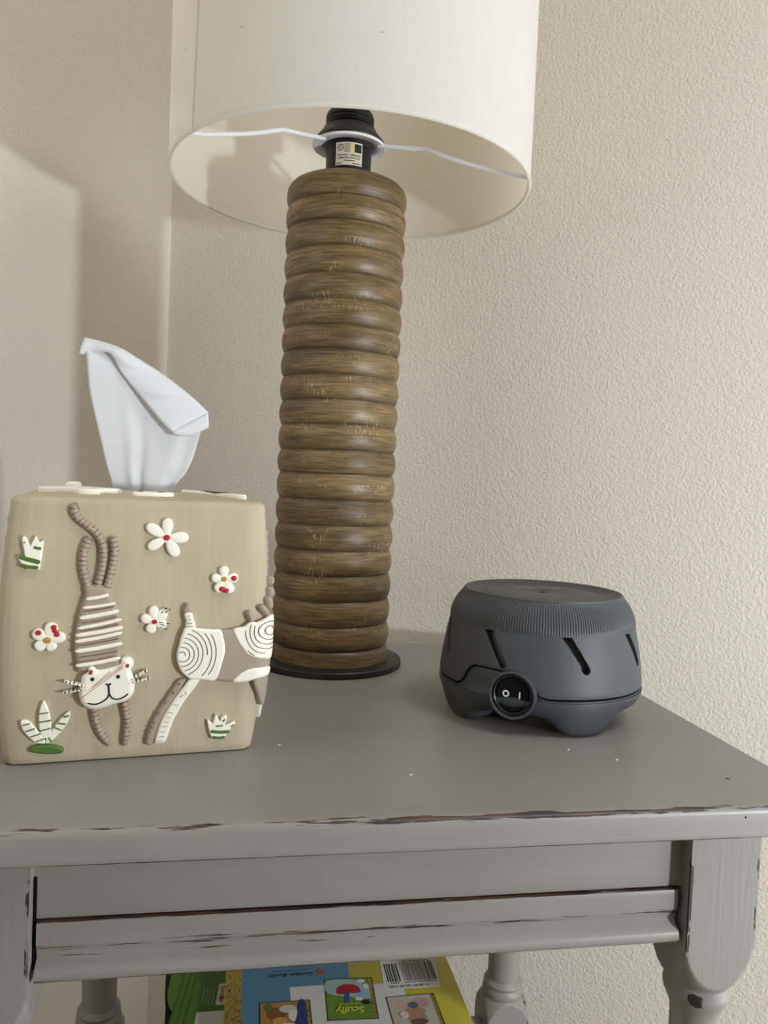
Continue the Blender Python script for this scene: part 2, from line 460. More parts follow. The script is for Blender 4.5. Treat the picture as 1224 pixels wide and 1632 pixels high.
LEGP = [(.0001, -.0174), (.0300, -.0174), (.0300, -.040), (.0300, -.060), (.0300, -.080), (.0298, -.0845), (.0287, -.0905), (.0270, -.0970), (.0246, -.1035), (.0222, -.1080), (.0204, -.1105), (.0186, -.1125), (.0180, -.1140),
    (.0184, -.1165), (.0187, -.1185), (.0187, -.1205), (.0180, -.1230), (.0166, -.1262), (.0152, -.1290), (.0143, -.1320), (.0139, -.1360), (.0138, -.150), (.0150, -.180), (.0172, -.212), (.0180, -.240), (.0172, -.268),
    (.0158, -.290), (.0152, -.304), (.0151, -.316), (.0153, -.3212), (.0172, -.3228), (.0186, -.3243), (.0190, -.3255), (.0184, -.3272), (.0178, -.3282), (.0190, -.3298), (.0198, -.3325), (.0199, -.3350), (.0190, -.3375),
    (.0204, -.3385), (.0232, -.3420), (.0258, -.3470), (.0280, -.3530), (.0294, -.3590), (.0300, -.3640), (.0300, -.3800), (.0300, -.4000), (.0294, -.4060), (.0270, -.4130), (.0236, -.4185), (.0204, -.4220), (.0170, -.4240),
    (.0186, -.4275), (.0190, -.4305), (.0172, -.4340), (.0146, -.4370), (.0152, -.470), (.0176, -.520), (.0166, -.570), (.0130, -.612), (.0120, -.622), (.0150, -.628), (.0152, -.640), (.0130, -.652), (.0110, -.6597), (.0001, -.6600)]
def leg_r(r, z, a): return min(r, LA/max(abs(math.cos(a)), abs(math.sin(a))))
def leg_w(r, z, a):
    e = abs(((a-PI/4+PI/4) % (PI/2))-PI/4)
    if r > .0285: return 1.05 if e < .06 else 0
    if -.1235 < z < -.115: return .95 if abs((a-math.radians(255)+PI) % (2*PI)-PI) < .75 else .35
    if -.3285 < z < -.3205 or -.341 < z < -.336: return .72
    if -.352 < z < -.341: return .8 if e < .35 else .3
    return 0
def dense(P, z0, z1, n):
    out = [p for p in P if p[1] > z0]; zs_ = np.linspace(z0, z1, n)
    Z = [-p[1] for p in P]; Rr = [p[0] for p in P]
    out += [(float(np.interp(-z, Z, Rr)), float(z)) for z in zs_]
    return out+[p for p in P if p[1] < z1]
LEGP = dense(LEGP, -.0838, -.1120, 26); LEGP = dense(LEGP, -.3380, -.3650, 26)
LEGP = [(r, z if z > -.437 else -.437+(z+.437)*(TZ-.4373)/.223) for r, z in LEGP]
first = None
for x, y in ((LXR, LYF), (LXL, LYF), (LXR, LYB), (LXL, LYB)):
    if first is None:
        first = lathe('leg', LEGP, M_LEG, table, 192, leg_r, leg_w, (0, 0, 0), 24)
        o = first
    else: o = link(first.copy(), table)
    o.location = tw(x, y, 0)
a, b = tw(LXL-.012, LYF-.012, -.382), tw(LXR+.012, LYB+.004, -.3640)
# lower shelf with its four corners cut back around the legs
bm = bmesh.new()
pts = []
q = .021
X0, X1, Y0, Y1 = LXL-.012, LXR+.012, LYF-.012, LYB+.004
pts = [(LXL+q, Y0), (LXR-q, Y0), (LXR-q, LYF+q), (X1, LYF+q), (X1, LYB-q), (LXR-q, LYB-q), (LXR-q, Y1), (LXL+q, Y1), (LXL+q, LYB-q), (X0, LYB-q), (X0, LYF+q), (LXL+q, LYF+q)]
V = [tw(x, y, -.364) for x, y in pts]+[tw(x, y, -.382) for x, y in pts]; n = 12
mk('lower_shelf', V, [tuple(range(n)), tuple(range(n, 2*n))]+[(i, (i+1) % n, n+(i+1) % n, n+i) for i in range(n)], M_PAINT, table, False)
# a small chip, a nail hole and a pale fleck in the paint of the top
def fleck(name, pts, h, mat): return pillow(name, pts, h, .0002, lambda x, y, d: tw(x, y, d), mat, table, 2, -.0004, 1)
fleck('paint_chip', [(.2813, .4124), (.2822, .4119), (.2832, .4112), (.2828, .4108), (.2816, .4114)], .0003, M_DARK)
for x, y in ((.2065, .4647), (.2298, .4456), (.0974, .4295), (.0257, .4831)):
    fleck('paint_fleck', [(x-.0009, y), (x, y+.0005), (x+.0009, y+.0003), (x+.0002, y-.0005)], .0003, M_WMETAL)
Vn, Fn = [], []
for k in range(12): Vn.append(tw(.2677+.0006*math.cos(k*PI/6), .37295, -.0054+.0006*math.sin(k*PI/6)))
mk('nail_hole', Vn, [tuple(range(12))], M_DARK, table, False)

# ------------------------------------------------------------------ table lamp
LX, LY = .0787, .6989
lamp = thing('table_lamp', 'lamp with ribbed brown wooden column and white drum shade', 'lamp', (LX, LY, TZ))
lathe('base_plate', [(0, .0002), (.0628, .0002), (.0640, .0010), (.0641, .0048), (.0634, .0058), (.0615, .0062), (0, .0062)], M_BASE, lamp, 96)
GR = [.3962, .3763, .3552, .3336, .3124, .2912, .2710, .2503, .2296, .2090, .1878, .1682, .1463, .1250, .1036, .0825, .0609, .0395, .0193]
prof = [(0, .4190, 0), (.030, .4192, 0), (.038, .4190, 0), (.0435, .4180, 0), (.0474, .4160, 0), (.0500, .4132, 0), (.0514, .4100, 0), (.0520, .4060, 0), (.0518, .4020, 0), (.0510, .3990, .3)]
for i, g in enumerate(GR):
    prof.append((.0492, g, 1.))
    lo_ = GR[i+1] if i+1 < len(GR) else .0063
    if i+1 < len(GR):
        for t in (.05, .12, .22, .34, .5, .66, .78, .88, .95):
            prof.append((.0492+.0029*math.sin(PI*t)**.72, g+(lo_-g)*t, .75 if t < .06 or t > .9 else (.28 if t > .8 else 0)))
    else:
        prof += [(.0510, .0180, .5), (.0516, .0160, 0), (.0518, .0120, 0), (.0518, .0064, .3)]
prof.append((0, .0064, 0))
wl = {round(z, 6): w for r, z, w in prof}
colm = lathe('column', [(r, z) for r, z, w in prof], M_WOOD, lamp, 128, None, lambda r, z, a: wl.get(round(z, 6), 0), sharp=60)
sock = lathe('socket', [(0, .4185), (.0195, .4185), (.0196, .4400), (.0196, .4486), (.0206, .4496), (.0222, .4512), (.0222, .4530), (.0205, .4532), (.0205, .4640),
    (.0200, .4648), (.0209, .4658), (.0209, .4668), (.0199, .4678), (.0209, .4688), (.0209, .4698), (.0199, .4708), (.0209, .4718), (.0209, .4728), (.0199, .4738), (.0209, .4748), (.0209, .4762), (.0200, .4790), (.0188, .4805),
    (.0160, .4808), (.0160, .4600), (0, .4600)], M_BLACK, lamp, 64, sharp=30)
lathe('socket_ring', [(.0209, .4536), (.0304, .4536), (.0309, .4544), (.0306, .4556), (.0284, .4584), (.0254, .4618), (.0236, .4644), (.0228, .4662), (.0209, .4664), (.0209, .4536)], M_BLACK, lamp, 64, sharp=30)
# paper approval label wrapped round the socket
A0 = math.radians(-96.0)
def onsock(x, y, r=.01985): a = A0+x/.0196; return Vector((r*math.cos(a), r*math.sin(a), .4389+y))
def patch(name, x0, x1, y0, y1, mat, parent, r, nx=10):
    V, Fc = [], []
    for i in range(nx+1):
        x = x0+(x1-x0)*i/nx; V += [onsock(x, y0, r), onsock(x, y1, r)]
    Fc = [(2*i, 2*i+2, 2*i+3, 2*i+1) for i in range(nx)]
    return mk(name, V, Fc, mat, parent, True)
M_LABEL = plain('label_paper', '#d8cfc0', .4)
patch('approval_label', -.0117, .0117, -.0092, .0100, M_LABEL, sock, .01985)
patch('hologram_strip', .0010, .0050, .0010, .0092, plain('hologram_gold', '#d8c98c', .3), sock, .01992, 4)
patch('dark_square', .0046, .0108, .0016, .0086, plain('label_dark', '#1d2320', .5), sock, .01997, 5)
patch('grey_band', -.0040, .0008, .0012, .0090, plain('label_grey', '#a39c92', .5), sock, .01992, 4)
V, Fc = [], []
for k in range(25):
    a = 2*PI*k/24; V += [onsock(-.0073+.0027*math.cos(a), .0054+.0027*math.sin(a), .01998), onsock(-.0073+.0021*math.cos(a), .0054+.0021*math.sin(a), .01998)]
mk('approval_mark', V, [(2*i, 2*i+2, 2*i+3, 2*i+1) for i in range(24)], M_INK, sock, False)
for s_, x, y, sz in (('UL', -.0073, .0054, .0026), ('PORTABLE LUMINAIRE', 0, -.0010, .0021), ('LUMINAIRE PORTATIF', 0, -.0033, .0021)):
    text('label_text', s_, sz, M_INK, sock, lambda a, b, x=x, y=y: onsock(a+x, b+y, .02002), width=.95, bold=.00002)
for x0, x1, y0 in ((-.0042, .0050, -.0058), (-.0110, -.0062, -.0080), (.0030, .0108, -.0080)):
    patch('fine_print', x0, x1, y0, y0+.0007, M_INK, sock, .01998, 4)
# drum shade
SX, SY, SZ, SR, SH = .0019, -.0109, .4127, .1516, .250
shade = lathe('lamp_shade', [(SR-.0006, SZ+.001), (SR, SZ+.002), (SR, SZ+.1), (SR, SZ+SH)], M_LINEN, lamp, 160, None, None, (SX, SY, 0))
lathe('shade_liner', [(SR-.0008, SZ+.001), (SR-.0012, SZ+.003), (SR-.0012, SZ+.1), (SR-.0012, SZ+SH)], M_LINER, shade, 160, None, None, (SX, SY, 0))
def torus(name, R, r, z, mat, parent, c=(0, 0), seg=128, sec=10):
    return lathe(name, [(R+r*math.cos(2*PI*k/sec), z+r*math.sin(2*PI*k/sec)) for k in range(sec+1)], mat, parent, seg, None, None, (c[0], c[1], 0), 80)
torus('lower_hem', SR-.0009, .0017, SZ+.0015, M_LINEN, shade, (SX, SY))
torus('upper_hem', SR-.0009, .0017, SZ+SH, M_LINEN, shade, (SX, SY))
sa = math.radians(-146.8)
V, Fc = [], []
for i in range(2):
    z = SZ+.001 if i == 0 else SZ+SH
    for da, dr in ((-.012, .0001), (-.0085, .0010), (0, .0013), (.0003, .0001)):
        a = sa+da+.055*i; V.append((SX+(SR+dr)*math.cos(a), SY+(SR+dr)*math.sin(a), z))
mk('seam', V, [(i, i+1, i+5, i+4) for i in range(3)], M_LINEN, shade, True, [(0, v[2]) for v in V])
fit = lathe('fitter_ring', [(.0216, .4516), (.0290, .4516), (.0312, .4508), (.0318, .4516), (.0314, .4530), (.0290, .4535), (.0216, .4535), (.0216, .4516)], M_WMETAL, lamp, 64)
for ang in (-148.9, -25.8, 92.):
    a = math.radians(ang); e = np.array([math.cos(a), math.sin(a)])
    tgt = np.array([SX, SY]); 
    # rim point along the arm's own direction from the ring centre
    b_ = e@(-tgt); R_ = SR-.0022; t_ = -b_+math.sqrt(b_*b_-(tgt@tgt)+R_*R_)
    P = [(.0265, .4518), (.045, .4488), (.066, .4462), (.070, .4452), (.100, .4330), (t_-.020, .4222), (t_-.014, .4203), (t_-.006, .4188), (t_, .4170)]
    P = catmull([np.array([e[0]*r, e[1]*r, z]) for r, z in P], 4)
    tube('spider_arm', P, .0019, M_WMETAL, fit, 10)

# ------------------------------------------------------------------ sound machine
MX, MY = .2194, .5547
sm = thing('sound_machine', 'dark grey round sound machine with slanted slots and a front switch', 'sound machine', (MX, MY, TZ))
def hprof(z): return float(np.interp(z, [.0255, .0275, .035, .045, .055, .0685], [.0733, .0735, .0727, .0712, .0697, .0668]))
ZK = [(-180, .0268), (-161.5, .0268), (-158.5, .0278), (-156, .0315), (-153.5, .0375), (-151, .0408), (-147, .0421), (-140, .0420), (-131, .0416), (-126.5, .0414), (-122, .0408), (-118.5, .0392), (-115.5, .0355), (-112.8, .0310), (-110, .0280), (-106, .0268), (180, .0268)]
def zb(deg):
    d = (deg+180) % 360-180
    return float(np.interp(d, [k[0] for k in ZK], [k[1] for k in ZK]))
NS = 360
V, Fc = [], []; rows = 22
for shell, off in ((0, 0), (1, .0038)):
    for i in range(rows):
        t = i/(rows-1)
        for k in range(NS):
            dg = k*360/NS; z = zb(dg)+(.0690-zb(dg))*t; r = hprof(z)-off
            if shell == 0 and i == 0: r -= .0003
            V.append((r*math.cos(math.radians(dg)), r*math.sin(math.radians(dg)), z))
for s_ in range(2):
    o = s_*rows*NS
    for i in range(rows-1):
        for k in range(NS): Fc.append((o+i*NS+k, o+i*NS+(k+1) % NS, o+(i+1)*NS+(k+1) % NS, o+(i+1)*NS+k))
for i in (0, rows-1):
    for k in range(NS): Fc.append((i*NS+k, i*NS+(k+1) % NS, rows*NS+i*NS+(k+1) % NS, rows*NS+i*NS+k))
hous = mk('housing', V, Fc, M_GREY, sm, True, sharp=40)
# eight slanted slots cut right through the wall
cut = bmesh.new()
for j in range(8):
    a = math.radians(-137.6+45.5*j if j < 5 else -137.6+45*j); tv = Vector((-math.sin(a), math.cos(a), 0)); rv = Vector((math.cos(a), math.sin(a), 0))
    p0 = Vector((-.0078, .0705)); p1 = Vector((.0080, .0455)); d = (p1-p0).normalized(); nrm = Vector((-d.y, d.x)); hw = .0029
    out = []
    for k in range(13):
        g = PI/2+PI*k/12; out.append(p0+hw*(math.cos(g)*d+math.sin(g)*nrm))
    for k in range(13):
        g = -PI/2+PI*k/12; out.append(p1+hw*(math.cos(g)*d+math.sin(g)*nrm))
    ra = [cut.verts.new(rv*.056+tv*q.x+Vector((0, 0, q.y))) for q in out]; rb = [cut.verts.new(rv*.085+tv*q.x+Vector((0, 0, q.y))) for q in out]
    n = len(out); cut.faces.new(ra); cut.faces.new(rb)
    for k in range(n): cut.faces.new((ra[k], ra[(k+1) % n], rb[(k+1) % n], rb[k]))
bmesh.ops.recalc_face_normals(cut, faces=cut.faces)
cme = bpy.data.meshes.new('cut'); cut.to_mesh(cme); cut.free(); cme.materials.append(M_GREY)
cob = link(bpy.data.objects.new('cut', cme)); cob.location = sm.location
hous.location = (0, 0, 0)
bpy.context.view_layer.update()
md = hous.modifiers.new('slots', 'BOOLEAN'); md.operation = 'DIFFERENCE'; md.object = cob; md.solver = 'EXACT'
dg_ = bpy.context.evaluated_depsgraph_get(); dg_.update()
nm_ = bpy.data.meshes.new_from_object(hous.evaluated_get(dg_)); hous.modifiers.clear(); old = hous.data; hous.data = nm_; nm_.name = 'housing'
hous.data.shade_smooth(); hous.data.set_sharp_from_angle(angle=math.radians(40))
bpy.data.objects.remove(cob); bpy.data.meshes.remove(cme); bpy.data.meshes.remove(old)
lathe('inner_core', [(0, .012), (.0560, .012), (.0560, .0300), (.0640, .0310), (.0655, .0420), (.0652, .0480), (.0630, .0600), (.0600, .0690), (0, .0690)], M_GREY, sm, 96)
# finely grooved grip band round the shoulder
GP = [(.0640, .0664), (.0672, .0666), (.06725, .0685), (.0671, .0705), (.0666, .0728), (.0656, .0758), (.0640, .0792), (.0624, .0818), (.0608, .0840), (.0594, .0858), (.0584, .0870), (.0578, .0876), (.0560, .0876)]
NG = 224; V, Fc = [], []; per = 4; NN = NG*per
for i, (r, z) in enumerate(GP):
    depth = .00055 if 2 <= i <= 9 else 0
    for k in range(NN):
        a = 2*PI*k/NN; rr = r-(depth if k % per == 0 else 0)
        V.append((rr*math.cos(a), rr*math.sin(a), z))
for i in range(len(GP)-1):
    for k in range(NN): Fc.append((i*NN+k, i*NN+(k+1) % NN, (i+1)*NN+(k+1) % NN, (i+1)*NN+k))
mk('grip_band', V, Fc, M_GREY, sm, True, sharp=60)
cap = lathe('top_cap', [(.0578, .0872), (.0577, .0884), (.0570, .0890), (.0562, .0890), (.0552, .0884), (.0535, .0872), (.050, .0860), (.0455, .0853), (.0435, .0854), (.0425, .0862), (.0410, .0866), (.0036, .0870), (.0030, .0866), (.0028, .0840), (0, .0840)], M_CAP, sm, 128)
lathe('centre_hole', [(0, .0868), (.0030, .0868)], M_DARK, cap, 24)
text('lettering', 'yogasleep', .0092, plain('pale_print', '#8f8e88', .5), cap, lambda x, y: Vector((x+.004, y+.019, .08705+.0002)), bold=.0001)
# base with three rounded feet
def foot(dg):
    f = 0
    for c in (-84., -165., 38., 110.):
        d = abs((dg-c+180) % 360-180); f = max(f, 1/(1+math.exp((d-17.)/3.2)))
    return f
PN = [(.0738, .0232), (.0735, .0215), (.0722, .0185), (.0700, .0155), (.0668, .0132), (.062, .0118), (.055, .0112), (.045, .0112), (0, .0112)]
PF = [(.0738, .0232), (.0736, .0200), (.0729, .0150), (.0716, .0085), (.0700, .0035), (.0682, .0010), (.0655, .0002), (.0440, .0002), (0, .0112)]
V, Fc = [], []; NB = 288
tops = [0., .12, .5, .9, 1.]
for k in range(NB):
    dg = k*360/NB; z1 = zb(dg)-.0016; tab = max(0., min(1., (z1-.0262)/.002))
    ring = [(.0655, z1-.0002)]
    for t in reversed(tops):
        z = .0242+(max(z1, .0252)-.0242)*t
        ring.append((hprof(max(z, .0255))-.0006-.0013*tab*(1 if t > .05 else 0)-(.0004 if t > .95 else 0), z))
    ring.append((.0738, .0240)); f = foot(dg)
    for (ra, za), (rb, zb_) in zip(PN, PF): ring.append((ra+(rb-ra)*f, za+(zb_-za)*f))
    for r, z in ring: V.append((r*math.cos(math.radians(dg)), r*math.sin(math.radians(dg)), z))
nr = len(ring)
for k in range(NB):
    k2 = (k+1) % NB
    for i in range(nr-1): Fc.append((k*nr+i, k2*nr+i, k2*nr+i+1, k*nr+i+1))
mk('base', V, Fc, M_GREY2, sm, True, sharp=50)
lathe('shadow_gap_ring', [(.0690, .0235), (.0700, .0300), (.0690, .0300)], M_DARK, sm, 96)
# round switch housing let into the side
SA = math.radians(-124.3); sv = Vector((math.cos(SA), math.sin(SA), 0)); st = Vector((-math.sin(SA), math.cos(SA), 0))
def sw(r, a, d): return sv*d+st*(r*math.cos(a))+Vector((0, 0, .0268+r*math.sin(a)))
def swlathe(name, prof, mat, parent, seg=64, sharp=35):
    V = [sw(r, 2*PI*k/seg, d) for r, d in prof for k in range(seg)]; n = len(prof)
    Fc = [(i*seg+k, i*seg+(k+1) % seg, (i+1)*seg+(k+1) % seg, (i+1)*seg+k) for i in range(n-1) for k in range(seg)]
    Fc.append(tuple(range((n-1)*seg, n*seg)))
    return mk(name, V, Fc, mat, parent, True, None, None, sharp)
swlathe('switch_bezel', [(.0162, .060), (.0161, .0745), (.0158, .0752), (.0150, .0755), (.0143, .0751), (.0141, .0742), (.0140, .0690)], M_GREY2, sm)
swlathe('switch_collar', [(.0141, .066), (.0140, .0728), (.0136, .0734), (.0124, .0734), (.0119, .0729), (.0117, .0700)], M_BLACK, sm)
M_ROCK = plastic('matt_black', '#0e0e10', .7, .02); M_ROCK.node_tree.nodes['Principled BSDF'].inputs['Specular IOR Level'].default_value = .15
rock = swlathe('rocker', [(.0112, .0660), (.0111, .0722), (.0104, .0728), (.0095, .0726), (.0060, .0722), (.0002, .0721)], M_ROCK, sm)
V, Fc = [], []
for k in range(25):
    a = 2*PI*k/24
    for r in (.0023, .0013):
        V.append(sv*.0727+st*(-.0045+r*math.cos(a))+Vector((0, 0, .0272+r*math.sin(a))))
M_MARK = plain('white_mark', '#e8e8e8', .5)
mk('off_mark', V, [(2*i, 2*i+2, 2*i+3, 2*i+1) for i in range(24)], M_MARK, rock, False)
V = [sv*.0727+st*x+Vector((0, 0, z)) for x, z in ((.0044, .0248), (.0053, .0248), (.0053, .0294), (.0044, .0294))]
mk('on_mark', V, [(0, 1, 2, 3)], M_MARK, rock, False)

# ------------------------------------------------------------------ tissue box cover
BA = math.radians(8.3991)
bx = thing('tissue_box_cover', 'sand coloured square tissue box cover with raised cat and flower reliefs', 'tissue box', (-.06838, .53247, TZ), BA)
LEAN, RC = .0022/.15, .0065
_w = np.linspace(-.01, .16, 341)
_s = np.interp(_w, [0, .012, .03, .06, .09, .12, .1425, .16], [.0680, .0696, .0716, .0735, .0733, .0718, .0698, .0690])
_k = np.exp(-.5*(np.arange(-20, 21)/9.)**2); _k /= _k.sum(); _s2 = np.convolve(np.pad(_s, 20, 'edge'), _k, 'valid'); _s2[:30] = _s[:30]*.5+_s2[:30]*.5
def S(w): return float(np.interp(w, _w, _s2))
def M(u, w, d):
    """front face (u along it, w up), wrapping round the right-hand edge"""
    s = S(w); lim = s-RC; side = 1
    if abs(u) > lim:
        side = 1 if u > 0 else -1
        a = min((abs(u)-lim)/RC, PI/2); over = max(0., abs(u)-lim-RC*PI/2)
        x = side*(lim+(RC+d)*math.sin(a)); y = -lim-(RC+d)*math.cos(a)+over
    else: x, y = u, -(s+d)
    return Vector((x+LEAN*w, y, w))
def sq(s, rc, k, n=96):
    """point k of n on a rounded square"""
    a = 2*PI*(k+.5)/n; c, d = math.cos(a), math.sin(a)
    # march on a superellipse-like rounded square
    h_ = s-rc; mx_ = max(abs(c), abs(d))
    px, py = c/mx_*s, d/mx_*s
    qx, qy = max(-h_, min(h_, px)), max(-h_, min(h_, py))
    dx, dy = px-qx, py-qy; L = math.hypot(dx, dy)
    if L < 1e-9: return px, py
    return qx+dx/L*rc, qy+dy/L*rc
NBX = 96; V, Fc = [], []
rowsW = [0.0004, .0012, .006, .012, .02, .03, .04, .05, .06, .07, .08, .09, .10, .11, .12, .13, .138, .1425, .1450]
rings = []
for w in rowsW: rings.append([(sq(S(w)-(.0008 if w < .001 else 0), RC, k), w) for k in range(NBX)])
for t in (.25, .5, .75, 1.): 
    a = t*PI/2; rings.append([(sq(S(.1450)-.0042*(1-math.cos(a)), RC-.003*t, k), .1450+.0040*math.sin(a)) for k in range(NBX)])
HX, HY = .0245, .0115
for t in (.25, .55, .85, 1.):
    rg = []
    for k in range(NBX):
        a = 2*PI*(k+.5)/NBX; p = sq(S(.1450)-.0042, RC-.003, k); e = (HX*math.cos(a)+.0015, HY*math.sin(a))
        rg.append(((p[0]+(e[0]-p[0])*t, p[1]+(e[1]-p[1])*t), .1490+.0030*math.sin(t*PI/2)))
    rings.append(rg)
for z, f in ((.1500, .97), (.128, .97)):
    rings.append([((HX*f*math.cos(2*PI*(k+.5)/NBX)+.0015, HY*f*math.sin(2*PI*(k+.5)/NBX)), z) for k in range(NBX)])
for rg in rings:
    for (x, y), w in rg: V.append((x+LEAN*w, y, w))
for i in range(len(rings)-1):
    for k in range(NBX): Fc.append((i*NBX+k, i*NBX+(k+1) % NBX, (i+1)*NBX+(k+1) % NBX, (i+1)*NBX+k))
Fc.append(tuple(range(NBX))); Fc.append(tuple(range((len(rings)-1)*NBX, len(rings)*NBX)))
mk('box_body', V, Fc, M_CLAY, bx, True, sharp=50)
def q4(P): return [(a*1e-4, b*1e-4) for a, b in P]
def blob(name, c, rx, ry, h, mat, parent, rot=0., n=16, base=-.0005):
    out = []
    for k in range(n):
        a = 2*PI*k/n; x, y = rx*math.cos(a), ry*math.sin(a)
        out.append((c[0]+x*math.cos(rot)-y*math.sin(rot), c[1]+x*math.sin(rot)+y*math.cos(rot)))
    return pillow(name, out, h, min(rx, ry)*.45, M, mat, parent, 0, base)
def strip_out(P, w, ends=1.):
    """outline of a narrow painted stroke along P"""
    P = catmull(P, 4) if len(P) > 2 else [np.array(p) for p in P]
    L, R = [], []; n = len(P)
    for i, p in enumerate(P):
        t = P[min(i+1, n-1)]-P[max(i-1, 0)]; t /= np.linalg.norm(t)+1e-12; nn = np.array([-t[1], t[0]])
        k = w*(1 if 0 < i < n-1 else .45)
        L.append(p+nn*k); R.append(p-nn*k)
    return L+R[::-1]
def stroke(name, P, w, h, mat, parent, base, bev=None):
    return pillow(name, strip_out(P, w), h, bev or w*.3, M, mat, parent, 0, base, 2)
def strokes(name, items, h, mat, parent, base):
    parts = []
    for P, w in items:
        parts.append(pillow_data(strip_out(P, w), h, w*.3, M, base, 1))
    V, Fc = merge(parts); o = mk(name, V, Fc, mat, parent, False)
    if len(items) > 1: stuff(o)
    return o
def relief_tube(name, P, r, h, mat, parent, taper=(.55, .6), sec=9, base=-.0008, k=6):
    P = catmull(P, k); n = len(P); V, Fc, U = [], [], []; s = 0
    for i, p in enumerate(P):
        t = P[min(i+1, n-1)]-P[max(i-1, 0)]; t /= np.linalg.norm(t)+1e-12; nn = np.array([-t[1], t[0]])
        if i: s += np.linalg.norm(p-P[i-1])
        e = min(1., math.sin(min(PI/2, (i+.6)/(k*.8)*PI/2))*(1-taper[0])+taper[0], math.sin(min(PI/2, (n-1-i+.6)/(k*.8)*PI/2))*(1-taper[1])+taper[1])
        for j in range(sec):
            a = PI*j/(sec-1); q = p+nn*r*e*math.cos(a)
            V.append(M(q[0], q[1], base+(h*e-base)*math.sin(a))); U.append((s, a*r))
    for i in range(n-1):
        for j in range(sec-1): Fc.append((i*sec+j, i*sec+j+1, (i+1)*sec+j+1, (i+1)*sec+j))
    Fc.append(tuple(range(sec))); Fc.append(tuple(range((n-1)*sec, n*sec)))
    return mk(name, V, Fc, mat, parent, True, U, None, 60)
FL=[((130,1277),18.8,'r',[((133,1381),60.4),((245,1278),64.4),((188,1175),64.4),((35,1215),56.4),((24,1340),61.7)]),((461,1043),16.1,'y',[((458,1113),53.7),((538,1049),56.4),((506,965),56.4),((424,969),56.4),((392,1047),51.0)]),((-473,710),20.1,'y',[((-543,755),61.7),((-450,799),67.1),((-386,726),59.0),((-442,654),56.4),((-528,662),59.0)]),((83,802),14.8,'r',[((72,884),53.7),((12,825),53.7),((56,740),56.4),((142,854),59.0),((143,774),59.0)])]
FLR=[((516,1047),18.8,1),((450,985),18.8,1),((474,976),17.4,1),((-520,752),17.4,2),((-444,781),16.1,2),((-439,761),14.8,2),((-427,740),16.1,2)]
P1=[(-622,1263),(-612,1273),(-599,1261),(-578,1219),(-555,1274),(-534,1241),(-513,1254),(-516,1210),(-519,1172),(-523,1134),(-527,1095),(-556,1093),(-585,1092),(-609,1114),(-631,1142),(-635,1165),(-618,1171),(-603,1166),(-611,1203),(-619,1235)]
P1s=[([(-630,1166),(-602,1153),(-564,1143),(-525,1132)],8.9),([(-621,1119),(-580,1108),(-533,1105)],7.5),([(-561,1215),(-543,1210),(-522,1207)],5.5),([(-613,1237),(-605,1241)],6.2)]
P2=[[(-482,371),(-455,318),(-441,248),(-441,167),(-464,156),(-491,173),(-502,251),(-501,317)],[(-593,262),(-555,261),(-513,212),(-474,159),(-469,126),(-517,138),(-556,175),(-585,219)],[(-348,306),(-349,258),(-383,197),(-422,150),(-456,125),(-464,149),(-428,213),(-394,261)]]
P2g=[(-543,96),(-522,117),(-475,121),(-416,112),(-375,92),(-376,68),(-414,61),(-486,68),(-533,79)]
P2s=[([(-501,302),(-454,307)],5.4),([(-502,254),(-442,261)],6.7),([(-498,203),(-441,216)],5.4),([(-585,241),(-546,249)],5.4),([(-568,205),(-522,218)],6.7),([(-544,172),(-493,187)],5.4),([(-511,145),(-474,156)],5.4),([(-378,276),(-349,283)],8.1),([(-405,243),(-365,235)],8.1),([(-424,220),(-385,201)],6.7),([(-450,163),(-435,137)],6.7)]
P3=[(405,212),(425,198),(438,184),(443,213),(451,243),(467,216),(479,195),(487,222),(503,235),(517,231),(515,205),(507,166),(537,182),(559,193),(570,184),(559,166),(533,136),(512,92),(474,90),(437,95),(421,135),(411,172)]
P3s=[([(426,143),(482,134),(538,134)],7.5),([(437,106),(477,99),(513,101)],6.2),([(455,172),(496,174)],7.5),([(493,199),(507,211)],8.9),([(545,162),(559,176)],5.5)]
tail_=([(-265,1454),(-301,1452),(-343,1446),(-369,1425),(-354,1387),(-328,1358),(-297,1335),(-259,1305),(-229,1269),(-211,1227),(-205,1175),(-209,1109),(-220,1050),(-231,998),(-235,962)],24.7)
cl1=([(-279,1270),(-296,1239),(-308,1193),(-311,1148),(-308,1102),(-298,1057),(-280,1002),(-266,953)],25.4)
cl2=([(-165,1277),(-154,1241),(-148,1195),(-152,1149),(-160,1096),(-171,1044),(-181,998),(-192,952)],24.7)
torso=[(-296,1004),(-227,1009),(-170,997),(-160,957),(-131,910),(-109,863),(-92,811),(-82,763),(-83,711),(-86,652),(-89,605),(-99,546),(-164,524),(-246,522),(-308,524),(-320,560),(-328,613),(-336,659),(-337,717),(-331,786),(-321,855),(-304,918),(-293,958)]
bands=[([(-285,935),(-226,943),(-168,958)],9.1),([(-300,887),(-216,896),(-131,911)],7.8),([(-314,830),(-213,846),(-111,868)],11.5),([(-322,774),(-210,794),(-97,821)],9.1),([(-331,735),(-210,752),(-86,776)],10.9),([(-332,701),(-211,720),(-89,746)],9.7),([(-330,647),(-209,663),(-86,686)],11.5),([(-323,567),(-208,582),(-92,605)],10.3)]
dlines=[([(-308,865),(-215,877),(-122,896)],3.0),([(-319,800),(-211,816),(-103,840)],3.0),([(-326,756),(-210,773),(-92,798)],3.0),([(-334,676),(-211,693),(-86,717)],3.0),([(-327,613),(-210,626),(-91,646)],3.0),([(-324,586),(-214,600),(-102,620)],3.0),([(-301,535),(-274,535),(-247,542)],3.0)]
